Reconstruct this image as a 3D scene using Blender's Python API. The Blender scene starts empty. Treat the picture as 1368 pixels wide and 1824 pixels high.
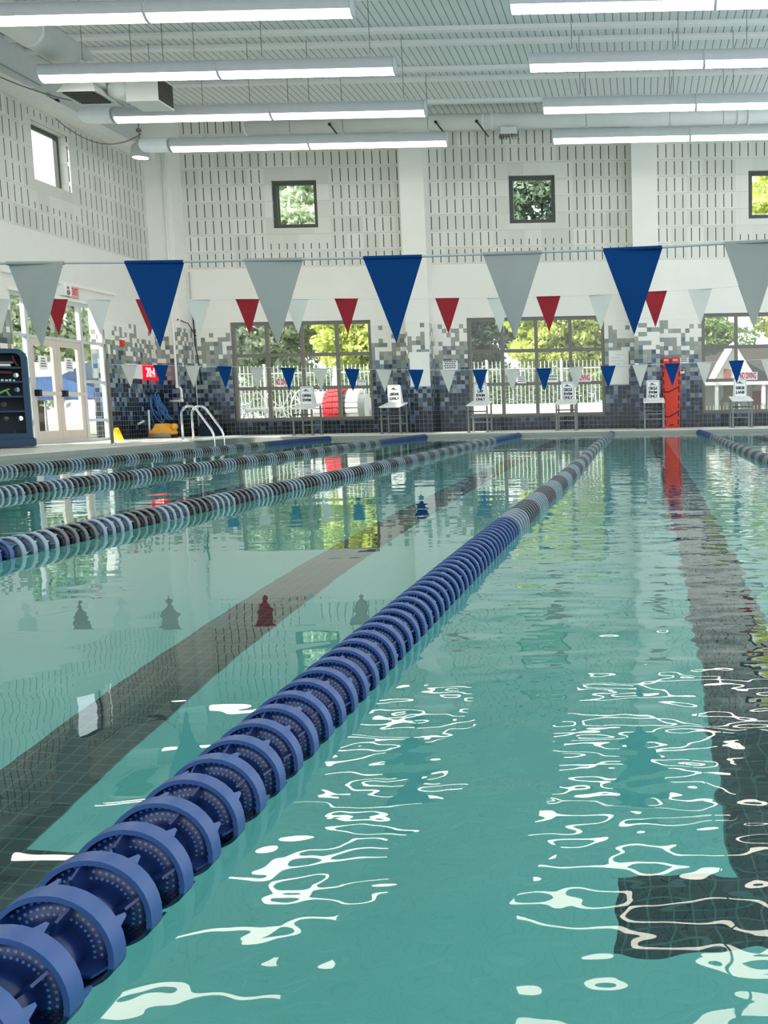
import bpy, bmesh, math, random
import numpy as np
from mathutils import Vector, Matrix

random.seed(7)
rng = np.random.default_rng(7)
S = bpy.context.scene
COL = S.collection
PI = math.pi

# ------------------------------------------------------------------ camera
CAM_H = 0.60
cd = bpy.data.cameras.new('camera')
cam = bpy.data.objects.new('camera', cd)
COL.objects.link(cam)
R = np.array([[0.9998, 0.0111, -0.0178], [-0.0165, -0.1047, -0.9944], [-0.0129, 0.9944, -0.1045]])
right, down, fwd = R[0], R[1], R[2]
cam.matrix_world = Matrix(((right[0], -down[0], -fwd[0], 0), (right[1], -down[1], -fwd[1], 0),
                           (right[2], -down[2], -fwd[2], CAM_H), (0, 0, 0, 1)))
cd.sensor_fit = 'VERTICAL'
cd.sensor_height = 36
cd.sensor_width = 27
cd.lens = 1700 / 1824 * 36
cd.shift_x = (684 - 1120) / 1824
cd.shift_y = (905 - 912) / 1824
cd.clip_end = 300
cd.clip_start = 0.02
S.camera = cam

# ------------------------------------------------------------------ light
S.view_settings.view_transform = 'Standard'
S.view_settings.look = 'None'
S.view_settings.gamma = 1
S.view_settings.use_curve_mapping = False
S.view_settings.exposure = 0.74
W = bpy.data.worlds.new('sky')
S.world = W
W.use_nodes = True
bg = W.node_tree.nodes['Background']
bg.inputs[0].default_value = (0.86, 0.94, 1.0, 1)
bg.inputs[1].default_value = 1.25
sd = bpy.data.lights.new('sun', 'SUN')
sd.energy = 6.0
sd.angle = 0.01
sd.color = (1, 0.95, 0.84)
sun = bpy.data.objects.new('sun', sd)
COL.objects.link(sun)
sun.rotation_euler = Vector((0.74, 0.30, -0.55)).to_track_quat('-Z', 'Y').to_euler()
LENS_EMIT = 4.6
try:
    S.cycles.max_bounces = 14
    S.cycles.diffuse_bounces = 5
    S.cycles.transmission_bounces = 8
    S.cycles.transparent_max_bounces = 24
    S.cycles.sample_clamp_indirect = 6
except Exception:
    pass

# ------------------------------------------------------------------ materials
def srgb(r, g, b):
    f = lambda c: (c / 255) / 12.92 if c / 255 <= 0.04045 else ((c / 255 + 0.055) / 1.055) ** 2.4
    return (f(r), f(g), f(b), 1)

class NT:
    def __init__(self, name):
        self.m = bpy.data.materials.new(name)
        self.m.use_nodes = True
        self.t = self.m.node_tree
        self.t.nodes.clear()
        self.out = self.n('ShaderNodeOutputMaterial')
    def n(self, typ, **kw):
        nd = self.t.nodes.new(typ)
        for k, v in kw.items():
            setattr(nd, k, v)
        return nd
    def put(self, sock, v):
        if isinstance(v, bpy.types.NodeSocket):
            self.t.links.new(v, sock)
        elif v is not None:
            if sock.type == 'RGBA' and isinstance(v, tuple) and len(v) == 3:
                v = v + (1,)
            sock.default_value = v
    def math(self, op, a, b=None, c=None, clamp=False):
        nd = self.n('ShaderNodeMath', operation=op, use_clamp=clamp)
        self.put(nd.inputs[0], a)
        if b is not None: self.put(nd.inputs[1], b)
        if c is not None: self.put(nd.inputs[2], c)
        return nd.outputs[0]
    def xyz(self, v):
        nd = self.n('ShaderNodeSeparateXYZ')
        self.put(nd.inputs[0], v)
        return nd.outputs
    def comb(self, x, y, z=0.0):
        nd = self.n('ShaderNodeCombineXYZ')
        self.put(nd.inputs[0], x); self.put(nd.inputs[1], y); self.put(nd.inputs[2], z)
        return nd.outputs[0]
    def mix(self, f, a, b):
        nd = self.n('ShaderNodeMix', data_type='RGBA')
        self.put(nd.inputs[0], f); self.put(nd.inputs[6], a); self.put(nd.inputs[7], b)
        return nd.outputs[2]
    def noise(self, vec, scale, detail=2.0, rough=0.5):
        nd = self.n('ShaderNodeTexNoise')
        if vec is not None: self.put(nd.inputs['Vector'], vec)
        nd.inputs['Scale'].default_value = scale
        nd.inputs['Detail'].default_value = detail
        nd.inputs['Roughness'].default_value = rough
        return nd.outputs[0]
    def white(self, vec):
        nd = self.n('ShaderNodeTexWhiteNoise', noise_dimensions='3D')
        self.put(nd.inputs['Vector'], vec)
        return nd.outputs[0]
    def ramp(self, f, stops, interp='LINEAR'):
        nd = self.n('ShaderNodeValToRGB')
        cr = nd.color_ramp
        cr.interpolation = interp
        while len(cr.elements) < len(stops): cr.elements.new(0.5)
        for e, (p, c) in zip(cr.elements, stops):
            e.position = p
            e.color = c if len(c) == 4 else tuple(c) + (1,)
        self.put(nd.inputs[0], f)
        return nd.outputs[0]
    def pos(self):
        return self.n('ShaderNodeNewGeometry').outputs['Position']
    def bump(self, h, dist=0.01, strength=1.0):
        nd = self.n('ShaderNodeBump')
        nd.inputs['Distance'].default_value = dist
        nd.inputs['Strength'].default_value = strength
        self.put(nd.inputs['Height'], h)
        return nd.outputs[0]
    def bsdf(self, color, rough=0.5, metal=0.0, normal=None, spec=0.5):
        nd = self.n('ShaderNodeBsdfPrincipled')
        self.put(nd.inputs['Base Color'], color)
        self.put(nd.inputs['Roughness'], rough)
        self.put(nd.inputs['Metallic'], metal)
        nd.inputs['Specular IOR Level'].default_value = spec
        if normal is not None: self.put(nd.inputs['Normal'], normal)
        return nd.outputs[0]
    def done(self, sh):
        self.t.links.new(sh, self.out.inputs[0])
        return self.m

def plain(name, col, rough=0.5, metal=0.0, vary=0.06, scale=6.0, spec=0.4):
    t = NT(name)
    nz = t.noise(t.pos(), scale, 3.0)
    a = tuple(c * (1 - vary) for c in col[:3]) + (1,)
    b = tuple(min(1, c * (1 + vary)) for c in col[:3]) + (1,)
    return t.done(t.bsdf(t.mix(nz, a, b), rough, metal, spec=spec))

def emit(name, col, strength):
    t = NT(name)
    e = t.n('ShaderNodeEmission')
    e.inputs[0].default_value = col
    e.inputs[1].default_value = strength
    return t.done(e.outputs[0])

M = {}
M['paint'] = plain('white_wall_paint', srgb(236, 235, 230), 0.55)
M['fascia'] = plain('pale_grey_paint', srgb(206, 209, 207), 0.6)
M['white'] = plain('white_enamel', srgb(238, 240, 240), 0.4)
M['lightgrey'] = plain('light_grey_metal', srgb(198, 202, 204), 0.4, 0.0)
M['duct'] = plain('painted_duct', srgb(222, 225, 224), 0.45, vary=0.09, scale=2)
M['housing'] = plain('fixture_housing', srgb(196, 200, 204), 0.4)
M['lens'] = emit('glowing_lens', (1.0, 0.935, 0.80, 1), LENS_EMIT)
M['lamp_off'] = plain('unlit_white_lens', srgb(240, 243, 246), 0.35)
M['darkmetal'] = plain('dark_metal', srgb(70, 72, 72), 0.4, 0.3)
M['steel'] = plain('brushed_steel', (0.62, 0.64, 0.66, 1), 0.22, 1.0)
M['frame'] = plain('grey_window_frame', srgb(118, 116, 112), 0.45)
M['darkframe'] = plain('dark_window_frame', srgb(78, 82, 80), 0.45)
M['doorframe'] = plain('beige_door_frame', srgb(205, 194, 186), 0.45)
M['black'] = plain('black_plastic', srgb(22, 24, 28), 0.4)
M['letters'] = plain('black_lettering', srgb(25, 28, 34), 0.6)
M['signwhite'] = plain('white_sign_board', srgb(240, 243, 246), 0.4)
M['signred'] = plain('red_lettering', srgb(185, 45, 50), 0.5)
M['red'] = plain('red_plastic', srgb(215, 45, 35), 0.4)
M['orange_red'] = plain('orange_red_board', srgb(214, 62, 44), 0.45)
M['darkred'] = plain('dark_red_slot', srgb(95, 18, 20), 0.6)
M['strap'] = plain('black_strap', srgb(70, 26, 26), 0.7)
M['yellow'] = plain('yellow_plastic', srgb(245, 212, 40), 0.4)
M['robot'] = plain('amber_plastic', srgb(238, 172, 62), 0.4)
M['robot_grey'] = plain('grey_brush', srgb(150, 140, 130), 0.7)
M['hose'] = plain('blue_cable', srgb(62, 120, 190), 0.45)
M['navy'] = plain('navy_rotomoulded_plastic', srgb(22, 62, 92), 0.45)
M['navy_in'] = plain('navy_interior', srgb(18, 38, 56), 0.5)
M['whiteboard'] = plain('whiteboard', srgb(232, 236, 234), 0.3)
M['scribble'] = plain('faint_marker', srgb(190, 196, 196), 0.6)
M['green'] = plain('green_foam', srgb(110, 160, 90), 0.7)
M['maroon'] = plain('maroon_foam', srgb(95, 48, 58), 0.7)
M['block_top'] = plain('starting_platform', srgb(232, 234, 234), 0.5)
M['block_frame'] = plain('starting_frame', srgb(120, 127, 124), 0.35, 0.5)
M['cable'] = plain('white_rope', srgb(220, 225, 228), 0.6)
M['bark'] = plain('bark', srgb(96, 84, 70), 0.9, vary=0.3)
M['concrete_out'] = plain('outdoor_concrete', srgb(138, 138, 130), 0.9, vary=0.08, scale=1)
M['picket'] = plain('pale_fence', srgb(214, 216, 210), 0.6)
M['siding'] = plain('grey_siding', srgb(196, 196, 186), 0.7)
M['trimwhite'] = plain('white_trim', srgb(245, 245, 240), 0.6)
M['roof'] = plain('brown_roof', srgb(60, 57, 50), 0.9, vary=0.2)
M['brown'] = plain('brown_door', srgb(140, 92, 74), 0.6)
M['reelred'] = plain('red_floats', srgb(226, 70, 80), 0.5)
M['reelwhite'] = plain('white_floats', srgb(240, 240, 238), 0.5)
M['digits'] = emit('lit_red_digits', (1.0, 0.62, 0.62, 1), 1.6)
M['clockface'] = emit('red_display', (0.75, 0.012, 0.03, 1), 0.8)
M['exitred'] = emit('exit_letters', (0.85, 0.13, 0.13, 1), 0.4)
M['brownish'] = plain('exit_face', srgb(206, 172, 166), 0.5)
M['asphalt'] = plain('lane_line_shadow', srgb(40, 60, 80), 0.5)

def glass():
    t = NT('window_glass')
    tr = t.n('ShaderNodeBsdfTransparent')
    tr.inputs[0].default_value = (0.95, 0.97, 0.96, 1)
    gl = t.n('ShaderNodeBsdfGlossy')
    gl.inputs['Roughness'].default_value = 0.02
    mx = t.n('ShaderNodeMixShader')
    mx.inputs[0].default_value = 0.06
    t.t.links.new(tr.outputs[0], mx.inputs[1]); t.t.links.new(gl.outputs[0], mx.inputs[2])
    return t.done(mx.outputs[0])
M['glass'] = glass()

def wall_mat(name, band, upper, tint=1.0):
    """white painted block wall: scattered glazed tile low down, slotted acoustic block above the band"""
    t = NT(name)
    geo = t.n('ShaderNodeNewGeometry')
    x, y, z = t.xyz(geo.outputs['Position'])
    nx, ny, nz = t.xyz(geo.outputs['Normal'])
    side = t.math('GREATER_THAN', t.math('ABSOLUTE', nx), 0.5)
    u = t.math('ADD', t.math('MULTIPLY', x, t.math('SUBTRACT', 1.0, side)), t.math('MULTIPLY', y, side))
    T = 0.108
    cu = t.math('DIVIDE', u, T); cz = t.math('DIVIDE', t.math('SUBTRACT', z, 0.08), T)
    fu = t.math('FLOOR', cu); fz = t.math('FLOOR', cz)
    r1 = t.white(t.comb(fu, fz, 0.5)); r2 = t.white(t.comb(fu, fz, 7.5)); r3 = t.white(t.comb(fu, 3.0, 1.5))
    zc = t.math('MULTIPLY', fz, T)
    v = t.math('ADD', t.math('DIVIDE', t.math('ADD', zc, 0.12), 2.4), t.math('MULTIPLY', t.math('SUBTRACT', r1, 0.5), 0.56), clamp=True)
    tile = t.ramp(v, [(0.0, srgb(12, 18, 22)), (0.12, srgb(22, 32, 38)), (0.20, srgb(30, 44, 58)), (0.28, srgb(24, 38, 62)),
                      (0.36, srgb(70, 88, 108)), (0.43, srgb(28, 46, 76)), (0.49, srgb(108, 126, 142)), (0.57, srgb(58, 78, 98)), (0.62, srgb(132, 150, 160)),
                      (0.70, srgb(100, 118, 120)), (0.77, srgb(144, 152, 142)), (0.84, srgb(122, 130, 118)), (0.90, srgb(160, 164, 154)), (0.96, srgb(146, 150, 142))], 'CONSTANT')
    # share of white tiles grows with height
    pw = t.ramp(t.math('DIVIDE', zc, 3.0), [(0.0, (0, 0, 0)), (0.44, (0, 0, 0)), (0.56, (.16, .16, .16)), (0.70, (.34, .34, .34)),
                                           (0.80, (.62, .62, .62)), (0.86, (.8, .8, .8)), (0.915, (1, 1, 1))])
    iswhite = t.math('LESS_THAN', t.math('ADD', t.math('MULTIPLY', r2, 0.8), t.math('MULTIPLY', r3, 0.2)), pw)
    paint = t.mix(t.noise(geo.outputs['Position'], 1.3, 4.0), srgb(230 * tint, 228 * tint, 222 * tint), srgb(240 * tint, 239 * tint, 234 * tint))
    tile = t.mix(iswhite, tile, srgb(232, 232, 226))
    gu = t.math('ABSOLUTE', t.math('SUBTRACT', t.math('FRACT', cu), 0.5))
    gz = t.math('ABSOLUTE', t.math('SUBTRACT', t.math('FRACT', cz), 0.5))
    grout = t.math('GREATER_THAN', t.math('MAXIMUM', gu, gz), 0.468)
    low = t.math('LESS_THAN', z, 1.9)
    tile = t.mix(t.math('MULTIPLY', grout, low), tile, srgb(118, 130, 138))
    istile = t.math('LESS_THAN', z, 0.08 + T * 25)
    col = t.mix(istile, paint, tile)
    height = None
    if upper:
        cb = t.math('DIVIDE', t.math('SUBTRACT', u, 0.05), 0.2032)
        cc = t.math('DIVIDE', t.math('SUBTRACT', z, band), 0.4064)
        s1 = t.math('LESS_THAN', t.math('ABSOLUTE', t.math('SUBTRACT', t.math('FRACT', cb), 0.5)), 0.055)
        s2 = t.math('LESS_THAN', t.math('ABSOLUTE', t.math('SUBTRACT', t.math('FRACT', cc), 0.5)), 0.40)
        ab = t.math('GREATER_THAN', z, band)
        slot = t.math('MULTIPLY', t.math('MULTIPLY', s1, s2), ab)
        for (a, b, zl, zh) in upper:     # solid block framing round the small windows
            o = t.math('MULTIPLY', t.math('MULTIPLY', t.math('GREATER_THAN', u, a), t.math('LESS_THAN', u, b)),
                       t.math('MULTIPLY', t.math('GREATER_THAN', z, zl), t.math('LESS_THAN', z, zh)))
            slot = t.math('MULTIPLY', slot, t.math('SUBTRACT', 1.0, o))
        blk = t.white(t.comb(t.math('FLOOR', t.math('MULTIPLY', cb, 0.5)), t.math('FLOOR', cc), 2.5))
        block = t.mix(blk, srgb(212 * tint, 211 * tint, 204 * tint), srgb(228 * tint, 227 * tint, 221 * tint))
        joint = t.math('GREATER_THAN', t.math('ABSOLUTE', t.math('SUBTRACT', t.math('FRACT', cc), 0.5)), 0.488)
        block = t.mix(joint, block, srgb(196, 196, 190))
        col = t.mix(ab, col, block)
        col = t.mix(slot, col, srgb(52, 52, 52))  # slots are flat, the dark of the recess is put into the colour
        height = t.math('SUBTRACT', 1.0, slot)
    rough = t.math('SUBTRACT', 0.6, t.math('MULTIPLY', istile, 0.42))
    nrm = t.bump(t.math('SUBTRACT', 1.0, t.math('MULTIPLY', grout, istile)), 0.004, 0.6)
    return t.done(t.bsdf(col, rough, 0.0, nrm))

BAND = 4.27
M['wall_far'] = wall_mat('slotted_block_wall_far', BAND, [(-9.33, -7.76, 4.86, 6.72), (-3.39, -1.80, 4.86, 6.72), (2.58, 4.17, 4.86, 6.72)])
M['wall_left'] = wall_mat('slotted_block_wall_left', BAND + 0.06, [(19.3, 20.95, 4.9, 6.6)], 0.97)
M['pilaster'] = wall_mat('tiled_pilaster', BAND, None)

def ceiling_mat():
    t = NT('ribbed_metal_ceiling')
    x, y, z = t.xyz(t.pos())
    f = t.math('ABSOLUTE', t.math('SUBTRACT', t.math('FRACT', t.math('DIVIDE', x, 0.1524)), 0.5))
    g = t.math('LESS_THAN', f, 0.055)
    base = t.mix(t.noise(t.pos(), 0.8, 3), srgb(218, 224, 224), srgb(230, 235, 234))
    col = t.mix(g, base, srgb(120, 128, 128))
    return t.done(t.bsdf(col, 0.5, 0.0, t.bump(t.math('SUBTRACT', 1.0, g), 0.02, 0.7)))
M['ceiling'] = ceiling_mat()

def deck_mat():
    t = NT('pool_deck_tile')
    p = t.pos()
    x, y, z = t.xyz(p)
    c = t.mix(t.noise(p, 3.0, 5), srgb(214, 214, 208), srgb(232, 232, 227))
    fx = t.math('ABSOLUTE', t.math('SUBTRACT', t.math('FRACT', t.math('DIVIDE', x, 0.3)), 0.5))
    fy = t.math('ABSOLUTE', t.math('SUBTRACT', t.math('FRACT', t.math('DIVIDE', y, 0.3)), 0.5))
    g = t.math('GREATER_THAN', t.math('MAXIMUM', fx, fy), 0.485)
    return t.done(t.bsdf(t.mix(g, c, srgb(196, 196, 190)), 0.4))
M['deck'] = deck_mat()
M['coping'] = plain('grey_gutter_edge', srgb(150, 155, 150), 0.5, vary=0.1)

LANES = [-8.15, -6.0, -3.83, -1.65, 0.35, 2.4, 4.5]
POOL = (-9.15, 8.0, -0.6, 22.0)
FLOOR_Z = -1.15
def pool_mat():
    """pale plaster with dark tiled lane lines ending in a cross bar, dark tile bands on the walls"""
    t = NT('pool_plaster')
    p = t.pos()
    x, y, z = t.xyz(p)
    geo = t.n('ShaderNodeNewGeometry')
    nx, ny, nz = t.xyz(geo.outputs['Normal'])
    flat = t.math('GREATER_THAN', nz, 0.5)
    plaster = t.mix(t.noise(p, 2.2, 5, 0.6), srgb(170, 212, 209), srgb(190, 227, 223))
    m = None
    for lx in LANES:
        dx = t.math('ABSOLUTE', t.math('SUBTRACT', x, lx))
        ln = t.math('MULTIPLY', t.math('LESS_THAN', dx, 0.145), t.math('GREATER_THAN', y, 2.1))
        cr = t.math('MULTIPLY', t.math('LESS_THAN', dx, 0.42), t.math('LESS_THAN', t.math('ABSOLUTE', t.math('SUBTRACT', y, 2.08)), 0.12))
        cr2 = t.math('MULTIPLY', t.math('LESS_THAN', dx, 0.46), t.math('LESS_THAN', t.math('ABSOLUTE', t.math('SUBTRACT', y, 19.8)), 0.15))
        a = t.math('MAXIMUM', ln, t.math('MAXIMUM', cr, cr2))
        m = a if m is None else t.math('MAXIMUM', m, a)
    T = 0.052
    fx = t.math('ABSOLUTE', t.math('SUBTRACT', t.math('FRACT', t.math('DIVIDE', x, T)), 0.5))
    fy = t.math('ABSOLUTE', t.math('SUBTRACT', t.math('FRACT', t.math('DIVIDE', y, T)), 0.5))
    g = t.math('GREATER_THAN', t.math('MAXIMUM', fx, fy), 0.455)
    cell = t.white(t.comb(t.math('FLOOR', t.math('DIVIDE', x, T)), t.math('FLOOR', t.math('DIVIDE', y, T)), 0.5))
    dark = t.mix(cell, srgb(36, 52, 56), srgb(52, 68, 72))
    tilec = t.mix(g, dark, srgb(92, 114, 116))
    col = t.mix(t.math('MULTIPLY', m, flat), plaster, tilec)
    # walls: dark blue tile at the water line
    u = t.math('ADD', x, y)
    W_ = 0.108
    gu = t.math('ABSOLUTE', t.math('SUBTRACT', t.math('FRACT', t.math('DIVIDE', u, W_)), 0.5))
    gz = t.math('ABSOLUTE', t.math('SUBTRACT', t.math('FRACT', t.math('DIVIDE', z, W_)), 0.5))
    gg = t.math('GREATER_THAN', t.math('MAXIMUM', gu, gz), 0.46)
    wc = t.white(t.comb(t.math('FLOOR', t.math('DIVIDE', u, W_)), t.math('FLOOR', t.math('DIVIDE', z, W_)), 3.5))
    wt = t.mix(gg, t.mix(wc, srgb(30, 58, 72), srgb(54, 92, 104)), srgb(110, 140, 146))
    band = t.math('MULTIPLY', t.math('GREATER_THAN', z, -0.4), t.math('SUBTRACT', 1.0, flat))
    col = t.mix(band, col, wt)
    return t.done(t.bsdf(col, 0.5))
M['pool'] = pool_mat()

def water_mat():
    t = NT('pool_water')
    p = t.pos()
    x, y, z = t.xyz(p)
    calm = t.math('MULTIPLY', t.math('ADD', x, 0.75), 3.0, clamp=True)      # the lanes right of the blue floats are livelier
    def wave(sx, sy, sc, det, off):
        v = t.comb(t.math('ADD', t.math('MULTIPLY', x, sx), off), t.math('MULTIPLY', y, sy), 0.0)
        return t.math('SUBTRACT', t.noise(v, sc, det, 0.45), 0.5)
    big = wave(0.55, 1.0, 1.5, 1.0, 3.0)
    mid = wave(0.7, 1.0, 4.4, 1.6, 11.0)
    fine = wave(0.9, 1.1, 11.0, 1.0, 23.0)
    left = t.math('ADD', t.math('MULTIPLY', big, 0.0035), t.math('ADD', t.math('MULTIPLY', mid, 0.0016), t.math('MULTIPLY', fine, 0.00012)))
    righ = t.math('ADD', t.math('MULTIPLY', big, 0.0075), t.math('ADD', t.math('MULTIPLY', mid, 0.0085), t.math('MULTIPLY', fine, 0.0023)))
    far = t.math('SUBTRACT', 1.0, t.math('MULTIPLY', t.math('DIVIDE', t.math('SUBTRACT', y, 3.0), 9.0, clamp=True), 0.72))
    righ = t.math('MULTIPLY', righ, far)
    h = t.math('ADD', t.math('MULTIPLY', left, t.math('SUBTRACT', 1.0, calm)), t.math('MULTIPLY', righ, calm))
    nrm = t.bump(h, 1.0, 1.0)
    fr = t.n('ShaderNodeFresnel')
    fr.inputs['IOR'].default_value = 1.48
    t.put(fr.inputs['Normal'], nrm)
    gl = t.n('ShaderNodeBsdfGlossy')
    gl.inputs['Roughness'].default_value = 0.0
    gl.inputs['Color'].default_value = (0.97, 1, 1, 1)
    t.put(gl.inputs['Normal'], nrm)
    rf = t.n('ShaderNodeBsdfRefraction')
    rf.inputs['Roughness'].default_value = 0.0
    rf.inputs['IOR'].default_value = 1.33
    rf.inputs['Color'].default_value = (0.635, 0.965, 0.96, 1)
    t.put(rf.inputs['Normal'], nrm)
    mx = t.n('ShaderNodeMixShader')
    t.put(mx.inputs[0], fr.outputs[0])
    t.t.links.new(rf.outputs[0], mx.inputs[1]); t.t.links.new(gl.outputs[0], mx.inputs[2])
    return t.done(mx.outputs[0])
M['water'] = water_mat()

def float_mat(name, col, dot):
    """perforated plastic disc: two rows of little holes round the web"""
    t = NT(name)
    tc = t.n('ShaderNodeTexCoord').outputs['Object']
    x, y, z = t.xyz(tc)
    r = t.math('SQRT', t.math('ADD', t.math('MULTIPLY', x, x), t.math('MULTIPLY', z, z)))
    a = t.math('MULTIPLY', t.math('ARCTAN2', z, x), 44 / (2 * PI))
    rr = t.math('DIVIDE', t.math('SUBTRACT', r, 0.042), 0.0078)
    row = t.math('FLOOR', rr)
    a2 = t.math('ADD', a, t.math('MULTIPLY', row, 0.5))
    da = t.math('SUBTRACT', t.math('FRACT', a2), 0.5)
    dr = t.math('SUBTRACT', t.math('FRACT', rr), 0.5)
    d = t.math('SQRT', t.math('ADD', t.math('MULTIPLY', da, da), t.math('MULTIPLY', dr, dr)))
    ok = t.math('MULTIPLY', t.math('GREATER_THAN', r, 0.0425), t.math('LESS_THAN', r, 0.0655))
    flat = t.math('LESS_THAN', t.math('ABSOLUTE', t.math('SUBTRACT', y, 0.0)), 0.0035)
    hole = t.math('MULTIPLY', t.math('MULTIPLY', t.math('LESS_THAN', d, 0.24), ok), flat)
    return t.done(t.bsdf(t.mix(hole, col, dot), 0.32, 0.0, t.bump(t.math('SUBTRACT', 1.0, hole), 0.002, 0.5)))  # light coming through the holes is painted in as lighter dots
FL = {
    'blue': (float_mat('blue_float_web', srgb(17, 42, 94), srgb(84, 122, 180)), plain('blue_float_rim_lit', srgb(54, 84, 138), 0.35)),  # blue rim paler than its web: top lighting put into the colour
    'white': (float_mat('pale_float_web', srgb(74, 98, 118), srgb(126, 146, 164)), plain('pale_float_rim', srgb(138, 155, 168), 0.35)),
    'black': (float_mat('black_float_web', srgb(24, 28, 34), srgb(60, 66, 72)), plain('black_float_rim', srgb(92, 98, 104), 0.3)),
}

def leaf_mat(name, c1, c2, c3):
    t = NT(name)
    oi = t.n('ShaderNodeNewGeometry').outputs['Random Per Island']
    col = t.ramp(oi, [(0.0, c1), (0.5, c2), (1.0, c3)])
    df = t.n('ShaderNodeBsdfDiffuse'); t.put(df.inputs[0], col)
    tl = t.n('ShaderNodeBsdfTranslucent'); t.put(tl.inputs[0], col)
    mx = t.n('ShaderNodeMixShader'); mx.inputs[0].default_value = 0.45
    t.t.links.new(df.outputs[0], mx.inputs[1]); t.t.links.new(tl.outputs[0], mx.inputs[2])
    return t.done(mx.outputs[0])
M['leaf_yellow'] = leaf_mat('yellow_green_leaves', srgb(186, 198, 96), srgb(222, 230, 136), srgb(240, 244, 180))
M['leaf_green'] = leaf_mat('mid_green_leaves', srgb(146, 170, 104), srgb(184, 204, 136), srgb(216, 228, 176))
M['leaf_pale'] = leaf_mat('pale_sunlit_leaves', srgb(170, 186, 156), srgb(206, 218, 192), srgb(236, 242, 222))
M['leaf_dark'] = leaf_mat('grey_green_leaves', srgb(96, 118, 96), srgb(136, 158, 132), srgb(200, 212, 192))

def pennant_mat(name, col, trans=0.35):
    t = NT(name)
    c = t.mix(t.noise(t.pos(), 9.0, 2), tuple(v * 0.93 for v in col[:3]) + (1,), col)
    df = t.n('ShaderNodeBsdfDiffuse'); t.put(df.inputs[0], c)
    tl = t.n('ShaderNodeBsdfTranslucent'); t.put(tl.inputs[0], c)
    mx = t.n('ShaderNodeMixShader'); mx.inputs[0].default_value = trans
    t.t.links.new(df.outputs[0], mx.inputs[1]); t.t.links.new(tl.outputs[0], mx.inputs[2])
    return t.done(mx.outputs[0])
M['pen_blue'] = pennant_mat('blue_vinyl', srgb(22, 66, 122), 0.2)
M['pen_grey'] = pennant_mat('grey_white_vinyl', srgb(158, 164, 160), 0.15)
M['pen_blue_bright'] = pennant_mat('bright_blue_vinyl', srgb(26, 78, 148), 0.25)
M['pen_white'] = pennant_mat('white_vinyl', srgb(226, 228, 224), 0.25)
M['pen_red'] = pennant_mat('red_vinyl', srgb(168, 56, 66), 0.25)

# ------------------------------------------------------------------ mesh helpers
def wloc(o):
    v = Vector((0, 0, 0))
    while o is not None:
        v += o.location
        o = o.parent
    return v

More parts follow.
